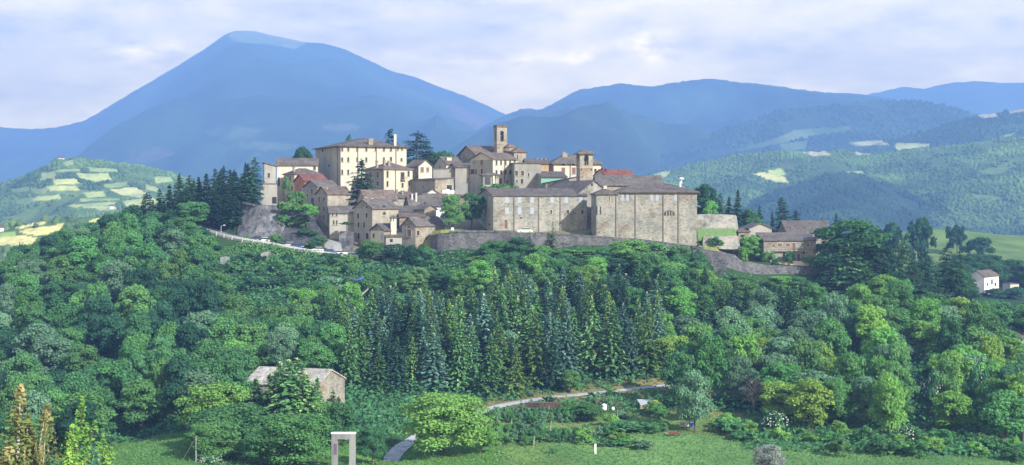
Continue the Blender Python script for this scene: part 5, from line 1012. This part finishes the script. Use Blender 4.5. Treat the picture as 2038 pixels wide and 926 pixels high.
for px,top,D,w,lab in [(22,768,150,190,'tallest golden poplar, leftmost of the poplars'),(70,806,152,110,'golden poplar with bare pale twigs, right of the tallest one'),(120,783,160,96,'slim grey green poplar, tallest after the golden pair'),(124,846,146,84,'golden poplar in front of the slim grey green one'),(220,863,164,60,'short lone poplar at the left meadow edge'),(160,912,150,50,'lowest golden poplar tip at the bottom edge')]:
    gold='grey green' if 'slim' in lab or 'lone' in lab else 'golden'; tp('poplar_tree' if gold=='golden' else 'slim_poplar',px,top,D,w,gold,lab,name='poplar_tree',mat=LEAF['golden'] if gold=='golden' else LEAF['yellow green'])
# conifers round the abandoned house
for px,top,D,w in((590,712,254,120),(545,735,254,100),(632,750,252,80),(664,775,254,56),(510,752,254,92),(612,780,250,70),(570,765,249,90),(528,790,248,90),(650,800,248,70),(590,800,246,90),(676,788,249,62),(625,760,247,84),(575,716,247,130),(536,742,246.5,110),(610,742,246,104),(560,720,251,100),(662,806,246,60)): tp('conifer_tree',px,top,D,w,'mid green',name='conifer_tree',group='conifers of the plantation')
tp(B,666,800,246,74,'deep green',v=3); tp(B,628,794,246,70,'mid green',v=5); tp(B,575,800,246,80,'deep green',v=1); tp('shrub',2018,573,583,70,'dark green',name='broadleaf_tree'); tp('shrub',1978,574,594,50,'deep green',name='broadleaf_tree')
for i in range(26):
    u=rng.uniform(265,496); D=rng.uniform(416,438); tp('conifer_tree',u,np.interp(u,[265,300,350,400,450,500,530],[415,385,352,350,332,325,318])+rng.uniform(0,40),D,rng.uniform(36,58),'dark green',name='fir_tree',group='dark firs on the left skyline')
for i,(px,top,D,w) in enumerate([(352,430,402,60),(378,440,402,56),(400,452,404,48),(365,455,396,56),(392,468,396,52),(412,476,398,40),(340,445,396,60),(380,480,390,54),(408,496,391,44),(432,488,398,30)]): tp(B,px,top,D,w,['deep green','mid green','dark green'][i%3],v=i)
# scattered woods
def free(x,y,r,f=.62):
    for a,b,c in TREEPOS:
        if (a-x)**2+(b-y)**2<((r+c)*f)**2: return False
    return True
def dist_path(x,y,path): return min(math.hypot(p.x-x,p.y-y) for p in path)
BOXES=[(487,690,255,276),(1515,1660,398,420),(655,712,210,230)]
def ok(u,D,x,r):
    if dist_path(x,D,LANE)<3+r or (D>378 and dist_path(x,D,ROAD)<2.5+r*.8): return False
    return not any(a-6<u<b+6 and c-r<D<d+r for a,b,c,d in BOXES)
LIMU=[-120,0,120,250,320,365,395,425,450,480,560,590,620,690,720,860,900,950,1000,1060,1150,1250,1330,1400,1430,1530,1640,1900,1950,2038,2200]
LIMY=[525,500,465,418,420,440,462,530,560,585,605,585,545,540,535,525,528,505,484,496,500,488,488,512,548,556,560,520,590,600,600]
MASS=[]
def scatter(kind,u0,u1,D0,D1,hr,wr,tones,n,f=.62,name=None,group=None,mass=False,cond=None):
    k=0
    for _ in range(n*14):
        u=rng.uniform(u0,u1); D=D0+(D1-D0)*rng.random()**.9; x=(u-CX)/F*D; w=rng.uniform(*wr)
        if (cond and not cond(u,D)) or not ok(u,D,x,w/2) or not free(x,D,w/2,f): continue
        hh=rng.uniform(*hr); z0=float(gz(x,D)); hm_=CZ-(np.interp(u,LIMU,LIMY)+rng.uniform(0,14)+(rng.uniform(25,60) if kind=='conifer_tree' and u<1340 else 0)-PH)/F*D-z0
        if D<(560 if u<1880 else 600) and hm_<hh:
            if hm_<hr[0]*.45: continue
            hh=hm_; w=min(w,hh*.95)
        if mass: MASS.append((x,D,hh,w)); TREEPOS.append((x,D,w/2)); k+=1; continue_=k>=n
        if mass:
            if continue_: break
            continue
        tree(kind,x,D,hh,w,tones[rng.integers(len(tones))],name=name,group=group); k+=1
        if k>=n: break
    return k
conz=lambda u,D: u>650+max(0,(345-D))*-.4 and u<1330-(max(0,D-340))*1.2
n1=scatter('conifer_tree',640,1340,291,376,(9.5,18),(5.,7.8),['blue green','blue green','mid green','mid green','yellow green','dark green','mid green'],185,.5,group='conifers of the plantation',cond=conz)
n2=scatter(B,690,1400,362,386,(7,10.5),(6.2,9.5),['deep green','mid green','deep green','fresh green'],44,.55)
n0=scatter(B,640,1330,296,374,(7,11),(6,8.5),['mid green','fresh green','deep green','grey green'],9,.5)
n3=scatter(B,465,760,296,386,(8,13),(6,9.5),['deep green','mid green','mid green','fresh green','grey green'],68,.5,cond=lambda u,D:D>345 or u<700)
n4=scatter(B,-70,470,240,414,(9.5,16),(6.5,10.5),['deep green','deep green','mid green','grey green','dark green','mid green'],150,.5,cond=lambda u,D: not(170<u<400 and D<262))
n5=scatter(B,1330,2080,262,384,(8,15),(6.2,10.),['mid green','deep green','fresh green','mid green','grey green','yellow green'],140,.5,cond=lambda u,D: not(1650<u<1900 and D>372))
n6=scatter(B,1880,2080,386,470,(8,13),(8,12),['deep green','dark green','grey green','mid green'],16,.6)
n7=scatter(B,1660,1960,470,640,(9,13),(9,13),['dark green','deep green','dark green'],44,.55,mass=True)
n9=scatter(B,1880,2090,500,640,(8,12),(9,13),['dark green','deep green','grey green'],34,.55,mass=True,cond=lambda u,D: not(1930<u<2045 and 555<D<612))
n8=scatter('conifer_tree',1380,1640,345,388,(9,14),(4.5,6.5),['dark green','dark green','mid green'],22,.6,name='conifer_tree',group='dark conifers below the farm')
tp('shrub',1828,430,640,54,'dark green','round dark tree standing out on the far field ridge',name=B,v=0); tp('shrub',1905,446,690,44,'dark green','dark tree clump in front of the far green field',name=B,v=1); tp('shrub',1945,470,668,60,'dark green','low dark tree at the lower rim of the far green field',name=B,v=2); tp('shrub',1770,438,640,80,'dark green','broad dark treetop left of the round far ridge tree',name=B,v=3)
for i in range(26):
    u=rng.uniform(975,1330); D=rng.uniform(246,281); x=(u-CX)/F*D
    if not free(x,D,1.4,.7) or dist_path(x,D,LANE)<4: continue
    tree('shrub',x,D,rng.uniform(1.6,3.4),rng.uniform(2.6,4.8),['mid green','deep green','fresh green','grey green'][rng.integers(4)],name='garden_bush',cat='bush',group='loose bushes of the garden')
n10=scatter(B,2075,2480,250,470,(9,14),(8,11),['deep green'],34,.6,mass=True)+scatter(B,-420,-75,240,420,(9,14),(8,11),['deep green'],30,.6,mass=True)
VV=[];FF=[];TT=[];o_=0
for x,D,h,w in MASS:
    me,_,rad=PROTO[B][rng.integers(7)]; v=np.empty(len(me.vertices)*3,np.float32); me.vertices.foreach_get('co',v); v=v.reshape(-1,3).copy(); a=rng.random()*6.28; s_=w/2/rad
    v=np.stack([(v[:,0]*math.cos(a)-v[:,1]*math.sin(a))*s_,(v[:,0]*math.sin(a)+v[:,1]*math.cos(a))*s_,v[:,2]*h],1)+np.array([x,D,float(gz(x,D))-.2])
    f=np.arange(len(v)).reshape(-1,4)+o_; o_+=len(v); tt=np.empty(len(me.polygons),np.float32); me.attributes['tint'].data.foreach_get('value',tt); VV.append(v);FF.append(f);TT.append(tt*rng.uniform(.6,1.1))
tag(link('far_wood',npmesh('far_wood',np.concatenate(VV),np.concatenate(FF),LEAF['deep green'],tint=np.clip(np.concatenate(TT),0,1))),'dark woods filling the dips round the town hill',kind='stuff')
# garden rows
row=0
for D,u0_,u1_,n,hh in((275,985,1165,12,2.3),(271,985,1150,11,2.2),(256,985,1200,10,2.6),(252,990,1180,9,2.2)):
    row+=1
    for i in range(n):
        u=u0_+(u1_-u0_)*(i+.5)/n+rng.uniform(-3,3); x=(u-CX)/F*D
        o=tree('shrub',x,D,hh*rng.uniform(.8,1.25),rng.uniform(1.7,2.6),['mid green','grey green','deep green'][rng.integers(3)],name='garden_shrub',cat='shrub',group='shrub rows of the garden')
# bushes along the edge of the field and in the hillside below the road
for i in range(46):
    u=rng.uniform(1400,2060); D=rng.uniform(244,264) if u>1650 else rng.uniform(256,266); x=(u-CX)/F*D
    if not free(x,D,1.5,.6): continue
    tree('shrub',x,D,rng.uniform(2,4),rng.uniform(3.5,6),['mid green','deep green','fresh green'][rng.integers(3)],name='hedge_bush',cat='bush',group='bushes along the field edge')
for i in range(150):
    u=rng.uniform(370,700); D=rng.uniform(362,393); x=(u-CX)/F*D
    if not free(x,D,1.2,.5) or dist_path(x,D,ROAD)<4.5 or any(abs(u-a)<b and D<c for a,b,c in((447,14,390),(470,18,384),(530,12,391),(545,36,369),(482,32,368),(358,20,380),(305,14,388))): continue
    tree('shrub',x,D,rng.uniform(1.6,3.2),rng.uniform(3,5.5),['mid green','deep green','dark green'][rng.integers(3)],name='hillside_bush',cat='bush',group='bushes on the slope under the road')
# white blossoming elder bushes
for i,(px,py,D,lab) in enumerate([(1540,815,262,'bush full of white blossom at the left of the field hedge'),(1850,725,282,'large white blossoming bush in the right wood'),(1935,722,284,'white blossoming bush, right of the large one'),(1810,845,255,'low white blossoming bush at the field edge'),(415,915,222,'little white flowering bush by the utility pole'),(1670,735,284,'small white flowering bush in the wood behind the field')]):
    o=tp('shrub',px,py,D,54,'deep green',lab,name='elder_bush',cat='bush',v=i); rg=np.random.default_rng(900+i); n=80; d=rnd_dir(rg,n); d[:,2]=abs(d[:,2]); d[:,1]=-abs(d[:,1])
    sc=o.scale; P=d*np.array([.6,.6,.45])*rg.uniform(.8,1.02,(n,1))+np.array([0,0,.5]); V,Fq=quads(P,d+rg.normal(0,.3,(n,3)),rg.normal(size=(n,3)),np.full(n,.026),np.full(n,.024),rg)
    link('blossom',npmesh('blossom',V,Fq,M['blossom']),o)
# undergrowth: the uncountable leaves between the trunks
def undergrowth(name,n,cond,u0,u1,D0,D1,lo,hi,lf,label,mat):
    rg=np.random.default_rng(77); u=rg.uniform(u0,u1,n*2); D=D0+(D1-D0)*rg.random(n*2); x=(u-CX)/F*D; keep=cond(u,D,x); u,D,x=u[keep][:n],D[keep][:n],x[keep][:n]; k=len(x)
    cl=fbm(x,D,5,3,8)+.5; z=gz(x,D)+rg.random(k)**1.3*(lo+(hi-lo)*np.clip(cl*1.6-.4,0,1)); P=np.stack([x,D,z],1)
    Nn=rg.normal(0,.5,(k,3))+np.array([0,-.3,.9]); V,Fq=quads(P,Nn,rg.normal(size=(k,3)),lf*rg.uniform(.6,1.4,k),lf*.7*rg.uniform(.6,1.4,k),rg)
    o=link(name,npmesh(name,V,Fq,mat,tint=np.clip(.15+.6*rg.random(k)*cl*1.6,0,1))); tag(o,label,kind='stuff')
def dp(x,D,path,st=3):
    r=np.full(len(x),1e9)
    for p in path[::st]: r=np.minimum(r,np.hypot(x-p.x,D-p.y))
    return r
gdn=lambda u,D:(u>930)&(u<1480)&(D<283)
undergrowth('undergrowth',90000,lambda u,D,x:(dp(x,D,LANE)>3.5)&~((dp(x,D,ROAD,2)<4.2)&(D>380))&~gdn(u,D)&~((D<248+0*u)&(u>900))&~((u>170)&(u<400)&(D<260))&~((u>480)&(u<1000)&(D<248)),-90,2110,226,392,.5,3.0,.42,'leafy undergrowth between the trees of the hillside',LEAF['deep green'])
undergrowth('tall_grass',75000,lambda u,D,x:(dp(x,D,LANE)>1.7),170,2080,205,284,.08,.5,.17,'tall meadow grass at the foot of the hill',LEAF['meadow'])
undergrowth('meadow_weeds',2500,lambda u,D,x:(x>-20)&(dp(x,D,TERR,1)<4.5),860,1480,392.9,404,.1,.5,.14,'rough grass along the top of the terrace wall',LEAF['yellow green'])
undergrowth('road_weeds',9000,lambda u,D,x:(dp(x,D,ROAD,2)>3.6)&(dp(x,D,ROAD,2)<14),380,720,382,400,.3,1.5,.3,'weeds and brambles under the hillside road',LEAF['mid green'])
# ---------------------------------------------------------------- leave out scattered trees hidden behind others
ID=np.full((465,1024),-1,int); order=sorted(range(len(ALL)),key=lambda i:-ALL[i][0].location.y); YY,XX=np.mgrid[0:465,0:1024]
for i in order:
    o=ALL[i][0]; D=o.location.y; k=F/D/1.9902; u=(o.location.x/D*F+CX)/1.9902; zb=(PH-(o.location.z-CZ)/D*F)/1.9914; hp=o.scale[2]*k; cone=ALL[i][2] in('conifer_tree','fir_tree')
    r=o.scale[0]*(.17 if cone else .33)*k; y0,y1,x0,x1=int(max(0,zb-hp)),int(min(465,zb)),int(max(0,u-r)),int(min(1024,u+r+1))
    if y1<=y0 or x1<=x0: continue
    yy=YY[y0:y1,x0:x1]; xx=XX[y0:y1,x0:x1]; t_=(zb-yy)/max(hp,1)
    m_=(abs(xx+.5-u)<r*(1-t_)) if cone else (((xx+.5-u)/r)**2+((t_-.58)/.44)**2<1)
    ID[y0:y1,x0:x1][m_]=i
vals,cn_=np.unique(ID,return_counts=True); seen={ALL[i][0].name:int(c) for i,c in zip(vals,cn_) if i>=0}
cnt={}
for row_ in sorted(ALL,key=lambda r:-seen.get(r[0].name,0)):
    o=row_[0]; k=row_[2]; cnt[k]=cnt.get(k,0)+1
    if seen.get(o.name,0)<5 or cnt[k]>290:
        for c_ in list(o.children): bpy.data.objects.remove(c_)
        nm_=o; ALL.remove(row_); bpy.data.objects.remove(nm_); cnt[k]-=1
print('KINDS',cnt)
# ---------------------------------------------------------------- labels of the scattered trees
LM=[(110,'by the left picture edge'),(200,'under the far left treetops'),(290,'below the left fields'),(345,'below the dark hut'),(400,'left of the road end'),(470,'below the upper road end'),(560,'below the pale bastion'),(635,'below the dark rock face'),(700,'below the low grey house'),(745,'below the tall narrow house'),(800,'below the palace right end'),(850,'below the terrace house'),(905,'below the rounded terrace end'),(960,'below the lawn tree'),(1005,'below the church tower'),(1060,'below the parked white car'),(1110,'below the slim bare spruce'),(1165,'below the convent tower'),(1230,'below the narrow convent block'),(1310,'below the blank convent wall'),(1390,'below the lunette window'),(1470,'below the grass terrace'),(1560,'below the stone farmhouse'),(1640,'below the wide barn'),(1720,'below the huge round tree'),(1800,'below the right cedars'),(1880,'left of the white house'),(1960,'below the far green field'),(2030,'below the small white house'),(9999,'by the right picture edge')]
BD=[(246,'at the bottom edge'),(268,'beside the meadow'),(292,'at the hill foot'),(312,'low on the slope'),(332,'on the lower slope'),(352,'halfway up'),(370,'on the upper slope'),(390,'high under the town'),(412,'at hilltop level'),(432,'on the hilltop'),(480,'behind the hilltop'),(9999,'on the far ridge')]
KN={'broadleaf_tree':'broadleaf tree','conifer_tree':'conifer','fir_tree':'fir','cedar_tree':'layered cedar','garden_shrub':'garden shrub','hedge_bush':'hedge bush','hillside_bush':'slope bush','garden_bush':'garden bush'}
ORD=['leftmost','second','third','fourth','fifth','sixth','seventh','eighth','ninth','tenth']
cells={}
for o,tone,k,h in ALL:
    u=o.location.x/o.location.y*F+CX
    key=(KN.get(k,k.replace('_',' ')),tone,next(t for m,t in BD if o.location.y<m),next(t for m,t in LM if u<m)); cells.setdefault(key,[]).append((u,h,o))
for (k,tone,bd,lm),lst in cells.items():
    lst.sort(key=lambda r:r[0])
    for i,(u,h,o) in enumerate(lst):
        if len(lst)==1: o['label']=f'{tone} {k} {bd}, {lm}'
        elif len(lst)==2: o['label']=f'{tone} {k} {bd}, {lm}, {["left","right"][i]} of two'
        else: o['label']=f'{tone} {k} {bd}, {lm}, {ORD[min(i,9)]} from left'
        if 'group' not in o or not o['group']: o['group']={'broadleaf_tree':'broadleaf trees of the hillside woods'}.get(o.name.split('.')[0],o.name.split('.')[0].replace('_',' ')+'s of the hill')
STL={'mountain':0,'road':'grey asphalt road cut into the hillside below the bastion','lane':'pale gravel lane curving along the foot of the conifers','valley_ground':'flat green valley floor far below','haze':'blue summer haze filling the valley'}
for o in S.objects:
    if o.parent is None and o.get('kind') and not o.get('label'):
        nm=o.name.split('.')[0]
        o['label']=STL.get(nm) or 'distant woods covering a far hill, read as one mass'
if bpy.data.objects.get('haze') and not HAZE_D: bpy.data.objects.remove(bpy.data.objects['haze'])
print('TREES',len(ALL),n1,n2,n3,n4,n5,n6,n7,n8)
